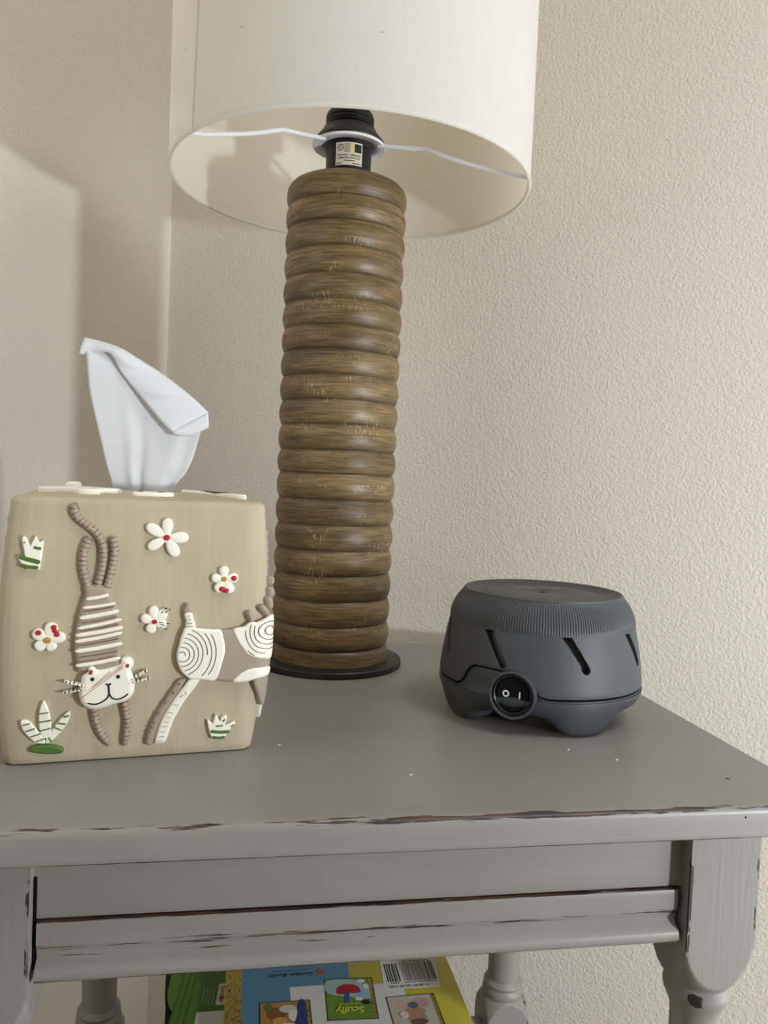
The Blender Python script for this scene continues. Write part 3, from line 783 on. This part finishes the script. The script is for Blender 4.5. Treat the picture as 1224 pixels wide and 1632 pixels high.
head=[(-263,533),(-262,553),(-245,566),(-225,558),(-212,545),(-182,545),(-149,552),(-119,559),(-94,571),(-89,595),(-71,606),(-43,604),(-22,580),(-23,552),(-34,528),(-19,495),(-10,446),(-12,404),(-34,368),(-69,349),(-113,339),(-157,325),(-200,315),(-244,318),(-277,341),(-299,381),(-305,429),(-295,470),(-289,505)]
ear=[((-242,532),12.1,16.3),((-56,563),15.1,18.1)]
eye=[((-234,493),10.9),((-100,503),10.9)]
mouth=[([(-163,465),(-151,458),(-135,465)],4.8),([(-149,458),(-146,434),(-145,410)],4.8),([(-145,410),(-153,383),(-186,359),(-218,351),(-255,359)],3.6),([(-143,410),(-129,384),(-98,374),(-65,385),(-42,403)],3.6)]
rline=[([(-142,535),(-240,441)],2.4),([(-82,564),(-232,447)],2.4),([(-77,554),(-295,384)],2.4)]
whisk=[([(-379,480),(-320,465),(-254,451)],6.0),([(-382,418),(-313,428),(-238,437)],6.0),([(53,525),(3,497),(-46,473)],6.0),([(70,479),(4,470),(-58,459)],6.0)]
arms=[([(-224,330),(-216,275),(-202,219),(-178,163),(-131,94)],24.1),([(-65,352),(-53,291),(-41,228),(-44,166),(-51,86)],24.1)]
dbody=[(249,762),(274,765),(307,763),(361,757),(415,752),(455,748),(516,752),(557,760),(591,766),(624,794),(659,789),(700,808),(749,827),(781,806),(791,693),(781,608),(766,508),(732,488),(677,458),(650,444),(609,437),(533,435),(485,441),(430,448),(389,455),(348,460),(295,466),(264,488),(243,510),(226,542),(215,577),(212,612),(217,645),(226,686),(231,713),(241,740)]
dw1=[(249,762),(274,765),(307,763),(361,757),(415,752),(455,748),(471,701),(484,645),(481,603),(468,547),(455,491),(433,451),(389,455),(348,460),(295,466),(264,488),(243,510),(226,542),(215,577),(212,612),(217,645),(226,686),(231,713),(241,740)]
dw2=[(523,749),(557,760),(591,766),(624,794),(659,789),(700,808),(749,827),(781,764),(778,658),(748,563),(706,566),(663,578),(613,599),(584,635),(562,664),(539,706)]
dw3=[(536,437),(558,470),(585,493),(615,510),(646,518),(687,520),(733,517),(763,494),(733,459),(677,453),(650,444),(609,437)]
dtail=[(243,846),(283,854),(298,811),(313,761),(281,753),(253,757),(256,801)]
dtip=[(239,848),(244,883),(258,905),(275,886),(291,854),(264,847)]
spc=[(245,607),(721,744)]
spp=24.7
dleg=[(294,468),(328,467),(348,457),(318,405),(274,344),(241,282),(214,227),(194,163),(175,100),(148,87),(112,93),(125,168),(147,238),(183,307),(220,368),(263,429)]
dleg2=[(235,464),(271,467),(269,450),(226,375),(185,307),(151,238),(125,168),(107,97),(86,77),(64,90),(67,136),(84,199),(113,268),(156,343),(198,411)]
dfl=[(657,446),(698,457),(735,480),(757,422),(751,342),(730,285),(716,256),(693,309),(672,375)]
dfl2=[(705,294),(716,275),(712,220),(702,200),(699,243)]
mane=[([(609,855),(619,826),(635,793)],20.6),([(676,887),(694,860),(717,832)],21.9),([(721,934),(730,899),(740,863)],21.9),([(740,989),(747,961),(751,933)],17.8),([(746,1052),(751,1028),(753,1003)],13.7)]
legmarks=[([(233,448),(237,430)],2.4),([(199,400),(213,382)],2.4),([(159,339),(173,328)],2.4),([(126,282),(132,263)],2.4),([(102,226),(111,211)],2.4),([(87,199),(103,183)],2.4),([(76,167),(89,156)],2.4),([(69,129),(81,121)],2.4),([(172,279),(212,270)],2.4),([(163,251),(203,242)],2.4),([(155,223),(191,217)],2.4),([(143,195),(186,193)],2.4),([(137,160),(174,165)],2.4),([(130,132),(171,136)],2.4),([(121,107),(164,107)],2.4),([(234,360),(266,380)],2.4),([(203,320),(242,318)],2.4),([(268,401),(276,372)],2.4),([(254,832),(281,835)],2.4),([(253,812),(290,813)],2.4),([(254,791),(296,792)],2.4),([(254,774),(303,773)],2.4)]
tL=[(-158,1543,20),(-198,1680,40),(-249,1886,60),(-289,2046,70),(-312,2157,80),(-331,2359,90),(-343,2460,40)]
tR=[(239,1556,-40),(293,1633,-40),(332,1716,-30),(359,1809,-20),(384,1920,0),(407,1984,10),(425,2041,20)]
tridge=[(-346,2465,40),(-269,2452,40),(-196,2437,40),(-118,2412,40),(-48,2374,40),(115,2284,30),(271,2178,30),(362,2105,30),(426,2047,30)]
tlow=[(-373,2349,95),(-310,2352,65),(-264,2374,85),(-188,2367,95),(-124,2260,95),(-33,2149,95),(53,2052,95),(129,1964,95),(200,1902,105)]
tfac=[(429,1948,50),(379,1918,70),(295,1883,85),(212,1881,85)]

tail,tail_r=tail_

# five daisies, each petal a raised piece of its own
FLR_BY = {1: 1, 2: 2}
for i, (c, r, kind, petals) in enumerate(FL):
    c = (c[0]*1e-4, c[1]*1e-4); ctr = blob('flower', c, r*1e-4*1.05, r*.9e-4, .0034, M_RED if kind == 'r' else M_OCHRE, bx, base=.0010)
    blob('flower_heart', c, r*1.75e-4, r*1.75e-4, .0027, M_WHITE, ctr)
    for tip, wd in petals:
        t = (tip[0]*1e-4, tip[1]*1e-4); d = np.array([t[0]-c[0], t[1]-c[1]]); L = np.linalg.norm(d); d /= L
        rot = math.atan2(d[1], d[0]); mid = np.array(c)+d*L*.56
        out = []
        for k in range(18):
            a = 2*PI*k/18; x, y = L*.50*math.cos(a), wd*.5e-4*math.sin(a)*(1+.25*math.cos(a))
            out.append((mid[0]+x*math.cos(rot)-y*math.sin(rot), mid[1]+x*math.sin(rot)+y*math.cos(rot)))
        pillow('petal', out, .0026, .0012, M, M_WHITE, ctr, 0, -.0006, 3)
    for p, rr, j in FLR:
        if (i == 1 and j == 1) or (i == 2 and j == 2): blob('red_patch', (p[0]*1e-4, p[1]*1e-4), rr*1e-4, rr*.85e-4, .0031, M_RED, ctr, base=.0015, n=12)
    if i == 3:
        strokes('ink_marks', [([(a*1e-4, b*1e-4), (e*1e-4, f*1e-4)], .00035) for a, b, e, f in ((118, 850, 128, 862), (140, 850, 150, 862), (158, 866, 166, 874), (136, 872, 146, 880), (108, 800, 128, 794), (118, 786, 140, 780), (112, 770, 132, 762), (140, 756, 156, 760), (150, 790, 164, 788))], .0031, M_INK, ctr, .0015)
def plant(outs, stripes, sm_=3):
    root = None
    for o_ in outs:
        w_ = pillow('grass_tuft' if root is None else 'leaf', q4(o_), .0026, .0007, M, M_WHITE, bx if root is None else root, sm_, -.0006)
        root = root or w_
    strokes('green_stripes', [(q4(P), w*1.35e-4) for P, w in stripes], .0030, M_GREEN, root, .0012)
    return root
plant([P1], P1s, 0); p2 = plant(P2, P2s); pillow('green_mound', q4(P2g), .0030, .0012, M, M_GREEN, p2, 3); plant([P3], P3s, 0)
# hanging cat: body, limbs, head
cat = pillow('cat_body', q4(torso), .0038, .0024, M, M_TAUPE, bx, 3, -.0008, 4)
for P, w in bands: stroke('white_stripe', q4(P), w*1e-4, .0046, M_WHITE, cat, .0022, w*.5e-4)
def shorter(P, f):
    c = (sum(p[0] for p in P)/len(P), sum(p[1] for p in P)/len(P)); return [(c[0]+(p[0]-c[0])*f, c[1]+(p[1]-c[1])*f) for p in P]
strokes('engraved_lines', [(q4(shorter(P, .86)), w*.7e-4) for P, w in dlines], .0041, plain('dark_engraving', '#70463f', .6), cat, .0022)
relief_tube('tail', q4(tail[2:]), tail_r*1e-4, .0036, M_LIMB, cat)
for P, r in (cl1, cl2): relief_tube('leg', q4(P), r*1e-4, .0034, M_LIMB, cat)
for P, r in arms: relief_tube('leg', q4(P), r*1e-4, .0036, M_LIMB, cat, (.9, .6))
hd = pillow('cat_head', q4(head), .0058, .0030, M, M_WHITE, bx, 3, -.0006, 5)
for c, rx, ry in ear: blob('ear_patch', (c[0]*1e-4, c[1]*1e-4), rx*1e-4, ry*1e-4, .0058, M_RED, hd, -.35, base=.002)
for c, r in eye: blob('eye', (c[0]*1e-4, c[1]*1e-4), r*1e-4, r*1e-4, .0064, M_INK, hd, base=.004)
strokes('mouth_line', [(q4(P), w*1e-4) for P, w in mouth], .0063, M_INK, hd, .0035)
strokes('red_scratch', [(q4(P), w*.6e-4) for P, w in rline], .0062, M_PINK, hd, .0035)
for P, w in whisk: relief_tube('whisker', q4(P), w*1.15e-4, .0062, M_WHISK, hd, (.9, .9), 7, .0005, 5)
# spiral-marked animal running round the right-hand edge
an = pillow('animal_body', q4(dbody), .0036, .0020, M, M_TAUPE, bx, 2, -.0008, 4)
for P in (dw1, dw2, dw3): pillow('white_patch', q4(P), .0043, .0012, M, M_WHITE, an, 2, .0015, 3)
def inside(p, poly):
    c = False; n = len(poly)
    for i in range(n):
        (x1, y1), (x2, y2) = poly[i-1], poly[i]
        if (y1 > p[1]) != (y2 > p[1]) and p[0] < (x2-x1)*(p[1]-y1)/(y2-y1)+x1: c = not c
    return c
items = []
for (c, poly, nt, pit) in ((spc[0], dw1, 7.6, spp), (spc[1], dw2, 6.2, spp)):
    run = []
    poly = [(p[0], p[1]) for p in offset_poly([np.array(p, float) for p in (poly if area(poly) > 0 else poly[::-1])], 10)]
    for k in range(int(nt*40)):
        a = k/40*2*PI; r = 14+pit*k/40
        p = (c[0]+r*math.cos(a), c[1]+r*math.sin(a)*1.08)
        if inside(p, poly) and not (r > 120 and random.Random(k//5+int(c[0])).random() < .14): run.append(p)
        else:
            if len(run) > 2: items.append((q4(run), .00020))
            run = []
    if len(run) > 2: items.append((q4(run), .00020))
parts = []
for P, w in items:
    Q = [np.array(p) for p in P]; L, R = [], []
    for i, p in enumerate(Q):
        t = Q[min(i+1, len(Q)-1)]-Q[max(i-1, 0)]; t /= np.linalg.norm(t); nn = np.array([-t[1], t[0]]); L.append(p+nn*w); R.append(p-nn*w)
    V = [M(p[0], p[1], .00455) for p in L]+[M(p[0], p[1], .00455) for p in R]; n = len(Q)
    parts.append((V, [(i, i+1, n+i+1, n+i) for i in range(n-1)]))
V, Fc = merge(parts); stuff(mk('spiral_lines', V, Fc, M_GROOVE, an, False))
pillow('tail', q4(dtail), .0038, .0012, M, M_WHITE, an, 2); pillow('tail_tip', q4(dtip), .0034, .0012, M, M_TAUPE, an, 2)
pillow('leg', q4(dleg2), .0030, .0014, M, M_TAUPE, an, 2); pillow('leg', q4(dleg), .0040, .0016, M, M_WHITE, an, 2)
pillow('leg', q4(dfl), .0036, .0012, M, plain('clay_grey', '#9c9080', .6), an, 2); pillow('leg', q4(dfl2), .0030, .0006, M, M_WHITE, an, 0)
for P, r in mane: relief_tube('mane_tuft', q4(P), r*1e-4, .0042, M_TAUPE, an, (.5, .8), 9)
strokes('ink_marks', [(q4(shorter(P, .7)), w*.55e-4) for P, w in legmarks], .0044, M_GROOVE, an, .0018)
# relief on the top and the two sides that shows as bumps along the outline
def T(x, y, d): return Vector((x+LEAN*.15, y, .1496+.0016*max(0., 1-max(abs(x), abs(y))/.062)+d))
def top_piece(name, P, h, bev, mat, parent, k=3): return pillow(name, P, h, bev, T, mat, parent, k, -.0008)
tp = top_piece('top_relief', [(-.060, -.020), (-.052, -.034), (-.040, -.040), (-.036, -.051), (-.024, -.052), (-.026, -.044), (-.012, -.041), (-.019, -.032), (-.028, -.026), (-.030, -.012), (-.046, -.008)], .0034, .0014, M_WHITE, bx)
top_piece('raised_knob', [(-.045, -.018), (-.038, -.018), (-.036, -.012), (-.043, -.010)], .0062, .002, M_WHITE, tp)
pr = top_piece('top_relief', [(.024, -.014), (.032, -.018), (.044, -.030), (.058, -.046), (.061, -.040), (.050, -.024), (.036, -.010), (.027, -.008)], .0030, .0012, M_WHITE, bx)
top_piece('engraved_leaf', [(.036, -.020), (.046, -.032), (.052, -.036), (.044, -.024), (.038, -.016)], .0034, .0006, M_GROOVE, pr)
pc = top_piece('top_relief', [(-.006, -.052), (.004, -.054), (.016, -.052), (.016, -.045), (.004, -.043), (-.004, -.045)], .0026, .001, M_WHITE, bx)
for x in (-.002, .010): top_piece('green_spot', [(x-.0016, -.050), (x+.0016, -.0505), (x+.0018, -.047), (x-.0012, -.0466)], .0030, .0006, M_GREEN, pc)
def side(sgn):
    def f(v, w, d): s = S(w)+d; return Vector((sgn*s+LEAN*w, v, w))
    return f
def side_blob(name, sgn, v, w, r, h, mat):
    out = [(v+r*math.cos(2*PI*k/14), w+r*1.1*math.sin(2*PI*k/14)) for k in range(14)]
    return pillow(name, out, h, r*.6, side(sgn), mat, bx, 0, -.0006)
for w, m_ in ((.1405, M_WHITE), (.1345, M_TAUPE), (.1285, M_WHITE), (.1225, M_TAUPE), (.1165, M_WHITE), (.104, M_WHITE)): side_blob('side_bead', -1, -.040, w, .0030, .0030, m_)
for w in (.1290, .1240, .1190, .1140, .1085, .1030): side_blob('side_bead', 1, -.050, w, .0032, .0034, M_TAUPE)
# ------------------------------------------------------------------ the tissue drawn up through the slot
ti = bpy.data.meshes.new('tissue')
def q3(P): return [np.array([a*1e-4, -c*1e-4, b*1e-4]) for a, b, c in P]
def resample(P, n):
    P = catmull(P, 8); L = [0]
    for i in range(1, len(P)): L.append(L[-1]+np.linalg.norm(P[i]-P[i-1]))
    t = np.linspace(0, L[-1], n); A = np.array(P); return [np.array([np.interp(x, L, A[:, j]) for j in range(3)]) for x in t]
def grid(A, B, n, depth=None):
    V, Fc = [], []; m_ = len(A)
    for i in range(m_):
        for j in range(n):
            s = j/(n-1); p = A[i]*(1-s)+B[i]*s
            if depth: p = p+np.array([0, -depth(i/(m_-1), s), 0])
            V.append(tuple(p))
    for i in range(m_-1):
        for j in range(n-1): Fc.append((i*n+j, i*n+j+1, (i+1)*n+j+1, (i+1)*n+j))
    return V, Fc
def bumpf(x, c, w): return math.exp(-((x-c)/w)**2)
Lc = [np.array([-.0150, .0, .136])]+q3(tL); Rc = [np.array([.0190, .001, .136])]+q3(tR)
main = grid(resample(Lc, 40), resample(Rc, 40), 40, lambda t, s: (1-t)**1.2*(.0016*math.sin(s*PI)+.0030*(bumpf(s, .34, .06)-bumpf(s, .47, .05)+1.1*bumpf(s, .72, .16)-1.2*bumpf(s, .90, .06))) + .004*math.sin(PI*s)*t*(1-t) + .0015*bumpf(s, .8, .07)*math.sin(PI*t))
ridge = resample(q3(tridge), 40); low = resample(q3(tlow), 40)
rr_ = random.Random(4)
flap = grid(ridge, low, 14, lambda t, s: (1-t**8)*(.0030*math.sin(PI*s)+.0009*math.sin(t*19+s*3)*math.sin(PI*s)*min(1, t*2)+.0007*math.sin(t*41+s*9)*math.sin(PI*s)*min(1, t*2)))
fac = grid(resample([ridge[-1], (ridge[-1]+low[-1])/2, low[-1]], 14), resample(q3(tfac), 14), 8, lambda t, s: .0012*math.sin(PI*s))
V, Fc = merge([main, flap, fac])
tis = mk('tissue', V, Fc, M_TISSUE, None, True, None, None, 75)
tis.location = (-.06838, .53247, TZ); tis.rotation_euler = (0, 0, BA)
so = tis.modifiers.new('thickness', 'SOLIDIFY'); so.thickness = .00025; so.offset = 0
tis['label'] = 'white paper tissue pulled up from the top of the box'; tis['category'] = 'tissue'

# ------------------------------------------------------------------ books on the lower shelf
M_PAGE = plain('book_pages', '#ddd6c6', .85)
def book(name, label, x0, x1, y0, y1, z0, z1, cover, rz=0., group='picture books in a pile on the lower shelf', spine='left'):
    cx, cyy = (x0+x1)/2, (y0+y1)/2; w, d, h_ = x1-x0, y1-y0, z1-z0
    b = thing(name, label, 'book', (cx, cyy, TZ+z0), rz, group)
    c_ = .0012; sp = -1 if spine == 'left' else 1
    back = box('cover', -w/2, w/2, -d/2, d/2, h_-c_, h_, cover, b, .0004)
    box('cover', -w/2, w/2, -d/2, d/2, .0001, c_, cover, b, .0004)
    box('spine', sp*w/2-(0 if sp < 0 else c_), sp*w/2+(c_ if sp < 0 else 0), -d/2, d/2, c_, h_-c_, cover, b, .0003)
    box('pages', -w/2+(c_ if sp < 0 else .003), w/2-(.003 if sp < 0 else c_), -d/2+.003, d/2-.003, c_, h_-c_, M_PAGE, b)
    return b, back, h_
zs = [-.3638, -.3420, -.3190, -.2990, -.2755, -.2520, -.2300, -.2118]
spec = [('#7d2f2a', 'maroon picture book at the very bottom of the pile on the lower shelf', -.030, .158, .412, .600), ('#31506b', 'navy picture book second from the bottom of the pile', -.024, .150, .416, .598), ('#8a7a46', 'mustard picture book third from the bottom of the pile', -.032, .146, .410, .602),
        ('#56633f', 'olive picture book in the middle of the pile', -.026, .154, .414, .604), ('#6b4a6b', 'plum picture book resting on the olive one in the pile', -.034, .148, .412, .600), ('#b06a3a', 'orange picture book resting on the plum one in the pile', -.028, .152, .416, .606), ('#3f6e70', 'teal picture book right under the green activity book', -.034, .150, .412, .604)]
for i, (c, lab, x0, x1, y0, y1) in enumerate(spec):
    book('picture_book', lab, x0, x1, y0, y1, zs[i], zs[i+1]-.0001, plain('cover_'+c[1:], c, .45), [.01, -.012, .008, -.006, .012, -.01, .004][i])
# green activity book with a wavy die-cut left edge
gz0, gz1 = -.2117, -.2052
gb = thing('activity_book', 'green activity book with wavy black left edge under the blue and yellow book', 'book', (.056, .500, TZ+gz0))
def gl(x, y, z): return Vector((x-.056, y-.500, z-gz0))
gedge = [(-.0405, .392), (-.0400, .45), (-.0388, .51), (-.0381, .530), (-.0374, .5361), (-.0371, .5418), (-.0393, .5472), (-.0411, .5533), (-.0422, .5602), (-.0422, .5678), (-.0417, .5785), (-.0410, .592), (-.0380, .606), (-.0340, .612)]
ge = [tuple(p) for p in catmull(gedge, 4)]
def slab_poly(name, P, z0, z1, mat, parent, mp):
    n = len(P); V = [mp(x, y, z0) for x, y in P]+[mp(x, y, z1) for x, y in P]
    tri = [tuple(t) for t in tessellate_polygon([[Vector((x, y, 0)) for x, y in P]])]
    return mk(name, V, tri+[tuple(i+n for i in t) for t in tri]+[(i, (i+1) % n, n+(i+1) % n, n+i) for i in range(n)], mat, parent, False)
bl = [(-.0435, .392), (-.0425, .46), (-.0414, .53), (-.0428, .554), (-.0446, .568), (-.0459, .586), (-.0462, .60), (-.044, .614), (.152, .614), (.152, .392)]
slab_poly('backing_board', bl, gz0+.0001, gz0+.0025, plain('black_board', '#101210', .5), gb, gl)
M_GBOOK = plain('green_cover', '#4f7a2c', .35)
gp = slab_poly('pages', [(-.030, .396), (-.030, .606), (.150, .606), (.150, .396)], gz0+.0025, gz1-.0012, M_PAGE, gb, gl)
gc = slab_poly('cover', ge+[(.152, .612), (.152, .392)], gz1-.0012, gz1, M_GBOOK, gb, gl)
def quad_on(name, P, z, mat, parent, mp): return mk(name, [mp(x, y, z) for x, y in P], [tuple(range(len(P)))], mat, parent, False)
M_PAPER = plain('white_print', '#e2e0dc', .4)
for i, x in enumerate((-.0300, -.0255, -.0210)): quad_on('dark_stripe', [(x, .606), (x+.0016, .606), (x-.0105, .500), (x-.0125, .500)], gz1+.00008, plain('dark_green', '#3f6423', .4), gc, gl)
quad_on('name_label', [(-.0064, .5688), (.0006, .5688), (-.0014, .5455), (-.0086, .5455)], gz1+.00012, M_PAPER, gc, gl)
lab0 = Vector((-.0040, .5571)); ld_ = Vector((-.0020, -.0233)).normalized(); ln_ = Vector((-ld_.y, ld_.x))
def glab(x, y): p = lab0+ld_*x+ln_*y; return gl(p.x, p.y, gz1+.00018)
text('label_text', 'bendon', .0058, plain('print_grey', '#55555a', .5), gc, glab, bold=.00008)
blr = [(lab0+ld_*(.0043+.0018*math.cos(k*PI/6))+ln_*(-.0002+.0018*math.sin(k*PI/6))) for k in range(12)]
quad_on('red_dot', [(p.x, p.y) for p in blr], gz1+.00022, M_RED, gc, gl)
for i in range(4):
    x = -.0100-.0024*i; quad_on('fine_print', [(x, .566), (x+.0010, .566), (x-.0006, .547), (x-.0016, .547)], gz1+.0001, plain('pale_green_print', '#7f9a66', .5), gc, gl)
quad_on('white_panel', [(-.0210, .5395), (.010, .5395), (.010, .470), (-.0240, .470)], gz1+.0001, M_PAPER, gc, gl)
# blue and yellow story book lying back cover up, its print upside down
bz0, bz1 = -.2051, -.1990
kx = (.167-(-bz1*-1))/1.0 if False else 1.0
M_YEL = plain('yellow_cover', '#c6b93c', .38); M_BLUE = plain('blue_print', '#5a8aa8', .38)
sb, sc_, sh_ = book('story_book', 'blue and yellow picture book lying back cover up on the pile', -.0022, .1640, .392, .590, bz0, bz1, M_YEL, 0.)
sb['group'] = 'picture books in a pile on the lower shelf'
BX0, BY0 = .0809, .491
def bl_(x, y, z): return Vector((x-BX0, y-BY0, sh_+z))
def gold():
    t = NT('gold_foil_print', .3, .6); t.b.inputs['Metallic'].default_value = .55; co = t.coord('Object', (1, 1, 1))
    v = t.noise(co, 190, 2, .5, 2.6)
    v = t.ramp(v, [(.47, (0, 0, 0)), (.485, (1, 1, 1)), (.52, (1, 1, 1)), (.535, (0, 0, 0))])
    t.base(t.mix(v, lin('#d3b95a'), lin('#2a2312'))); return t.m
Mg = gold()
quad_on('gold_spine_strip', [(-.0018, .5896), (.0094, .5896), (.0094, .3924), (-.0018, .3924)], .00008, Mg, sc_, bl_)
quad_on('blue_panel', [(.0094, .5896), (.0872, .5896), (.0872, .5500), (.0430, .5500), (.0430, .3924), (.0094, .3924)], .00008, M_BLUE, sc_, bl_)
quad_on('white_panel', [(.0430, .5500), (.0850, .5500), (.0850, .5470), (.1240, .5470), (.1240, .3924), (.0430, .3924)], .00012, M_PAPER, sc_, bl_)
quad_on('price_panel', [(.1130, .5880), (.1560, .5880), (.1510, .5385), (.1100, .5400)], .00014, M_PAPER, sc_, bl_)
rb = random.Random(11); parts = []
for x0, x1, y0, y1, nb in ((.1140, .1238, .5690, .5480, 11), (.1262, .1508, .5700, .5480, 27)):
    x = x0
    while x < x1:
        w = rb.choice((.0003, .0003, .0006, .0009)); parts.append(([bl_(x, y0, .0002), bl_(x+w, y0, .0002), bl_(x+w, y1, .0002), bl_(x, y1, .0002)], [(0, 1, 2, 3)])); x += w+rb.choice((.0003, .0005, .0007))
V, Fc = merge(parts); stuff(mk('barcode', V, Fc, M_INK, sc_, False))
def upside(x0, y0): return lambda x, y: bl_(x0-x, y0-y, .00024)
text('price_text', 'US $4.99 / $5.99 CAN', .0034, M_INK, sc_, upside(.1290, .5425), width=.95, bold=.00004)
for x0, x1, y0 in ((.1265, .1490, .5458), (.1160, .1225, .5458), (.1290, .1480, .5706)):
    x = x0
    parts = []
    while x < x1: parts.append(([bl_(x, y0, .0002), bl_(x+.0010, y0, .0002), bl_(x+.0010, y0+.0012, .0002), bl_(x, y0+.0012, .0002)], [(0, 1, 2, 3)])); x += .0017
    V, Fc = merge(parts); stuff(mk('fine_print', V, Fc, M_INK, sc_, False))
text('series_title', 'Golden Books', .0058, M_INK, sc_, upside(.0450, .5640), shear=.35)
quad_on('title_rule', [(.0300, .5686), (.0600, .5690), (.0600, .5694), (.0300, .5690)], .0002, M_INK, sc_, bl_)
slab_poly('red_emblem', [(.0632, .5660), (.0652, .5618), (.0668, .5650), (.0686, .5622), (.0700, .5664), (.0668, .5684)], .0001, .0004, plain('emblem_orange', '#b4533a', .5), sc_, bl_)
def mini(cx_, cy_, w, d, rz, cover, items, words=None, wc=None):
    """a small printed picture of a book cover; its print hangs upside down like the rest"""
    ca, sa_ = math.cos(rz), math.sin(rz)
    def f(x, y, z): return bl_(cx_+x*ca-y*sa_, cy_+x*sa_+y*ca, z)
    quad_on('printed_border', [(-w/2-.0008, d/2+.0008), (w/2+.0008, d/2+.0008), (w/2+.0008, -d/2-.0008), (-w/2-.0008, -d/2-.0008)], .00018, plain('print_edge', '#2b2b26', .5), sc_, f)  # dark border printed all round the small cover
    quad_on('printed_cover', [(-w/2, d/2), (w/2, d/2), (w/2, -d/2), (-w/2, -d/2)], .00024, cover, sc_, f)
    by = {}
    for i, (P, c) in enumerate(items):
        P = [tuple(p) for p in catmull(P, 4, True)] if len(P) > 4 else P
        tri = [tuple(t) for t in tessellate_polygon([[Vector((x, y, 0)) for x, y in P]])]
        by.setdefault(c, []).append(([f(x, y, .00030+.00004*i) for x, y in P], tri))
    for c, parts in by.items():
        V, Fc = merge(parts); o_ = mk('printed_shape', V, Fc, plain('print_'+c[1:], c, .45), sc_, False)
        if len(parts) > 1: stuff(o_)
    quad_on('printed_spine', [(w/2-.0022, d/2), (w/2, d/2), (w/2, -d/2), (w/2-.0022, -d/2)], .00032, Mg, sc_, f)
    if words:
        text('cover_title', words, .0088, wc, sc_, lambda x, y: f(-x-.001, -y-.0125, .0006), shear=.12, width=.95, bold=.0003)
        text('cover_title', 'THE TUGBOAT', .0024, wc, sc_, lambda x, y: f(-x-.001, -y-.0062, .0006), shear=.12)
def ell(x, y, a, b, n=10): return [(x+a*math.cos(2*PI*k/n), y+b*math.sin(2*PI*k/n)) for k in range(n)]
mini(.0846, .5335, .0335, .0430, -.045, plain('print_green', '#6f9438', .4), [([(-.0155, .0195), (.004, .0200), (.0145, .0100), (.0140, -.0010), (.0, .0010), (-.0155, .0060)], '#a9c4c0'), (ell(.0065, .008, .0058, .0085), '#9fc0d8'), ([(-.0085, .0045), (-.0088, .0110), (-.003, .0150), (.005, .0135), (.0078, .0060), (.0, .0052)], '#b2262c'),
    ([(-.0038, .0062), (-.0004, .0062), (-.0010, -.0055), (-.0044, -.0055)], '#2f57a8'), (ell(.0090, .0180, .0030, .0022), '#e8e6e2'), (ell(.0120, .0120, .0022, .0030), '#e8e6e2'), (ell(.0060, -.0015, .0030, .0018), '#e8e6e2'), (ell(.0105, -.0055, .0028, .0022), '#1d1f1d')], 'Scuffy', plain('print_lime', '#d7d94a', .4))
mini(.0385, .5130, .0335, .0430, -.01, plain('print_amber', '#b88a4e', .4), [(ell(-.006, .010, .007, .006), '#8a5a2c'), (ell(.002, .014, .006, .004), '#d8d2c4'), (ell(.006, .007, .004, .006), '#ece8e0'), ([(.0095, .0205), (.0140, .0205), (.0140, -.008), (.006, -.004), (.008, .008)], '#33407e'), (ell(-.004, .002, .005, .004), '#d9a05a'), (ell(-.011, .016, .003, .004), '#5f7a3c'), (ell(.001, -.004, .006, .004), '#e2d9cc')])
mini(.1270, .5100, .0335, .0430, .015, plain('print_cream', '#c9c2b0', .4), [(ell(-.006, .012, .006, .005), '#d9b0a8'), (ell(.006, .013, .006, .005), '#cf9c98'), (ell(.0, .002, .009, .007), '#b98d74'), (ell(.0, .011, .0035, .0035), '#4f6f86'), (ell(-.008, .002, .003, .004), '#e6d8c8'), (ell(.009, .001, .003, .004), '#b9c9ae'), (ell(.001, -.006, .006, .003), '#6f5a48')])
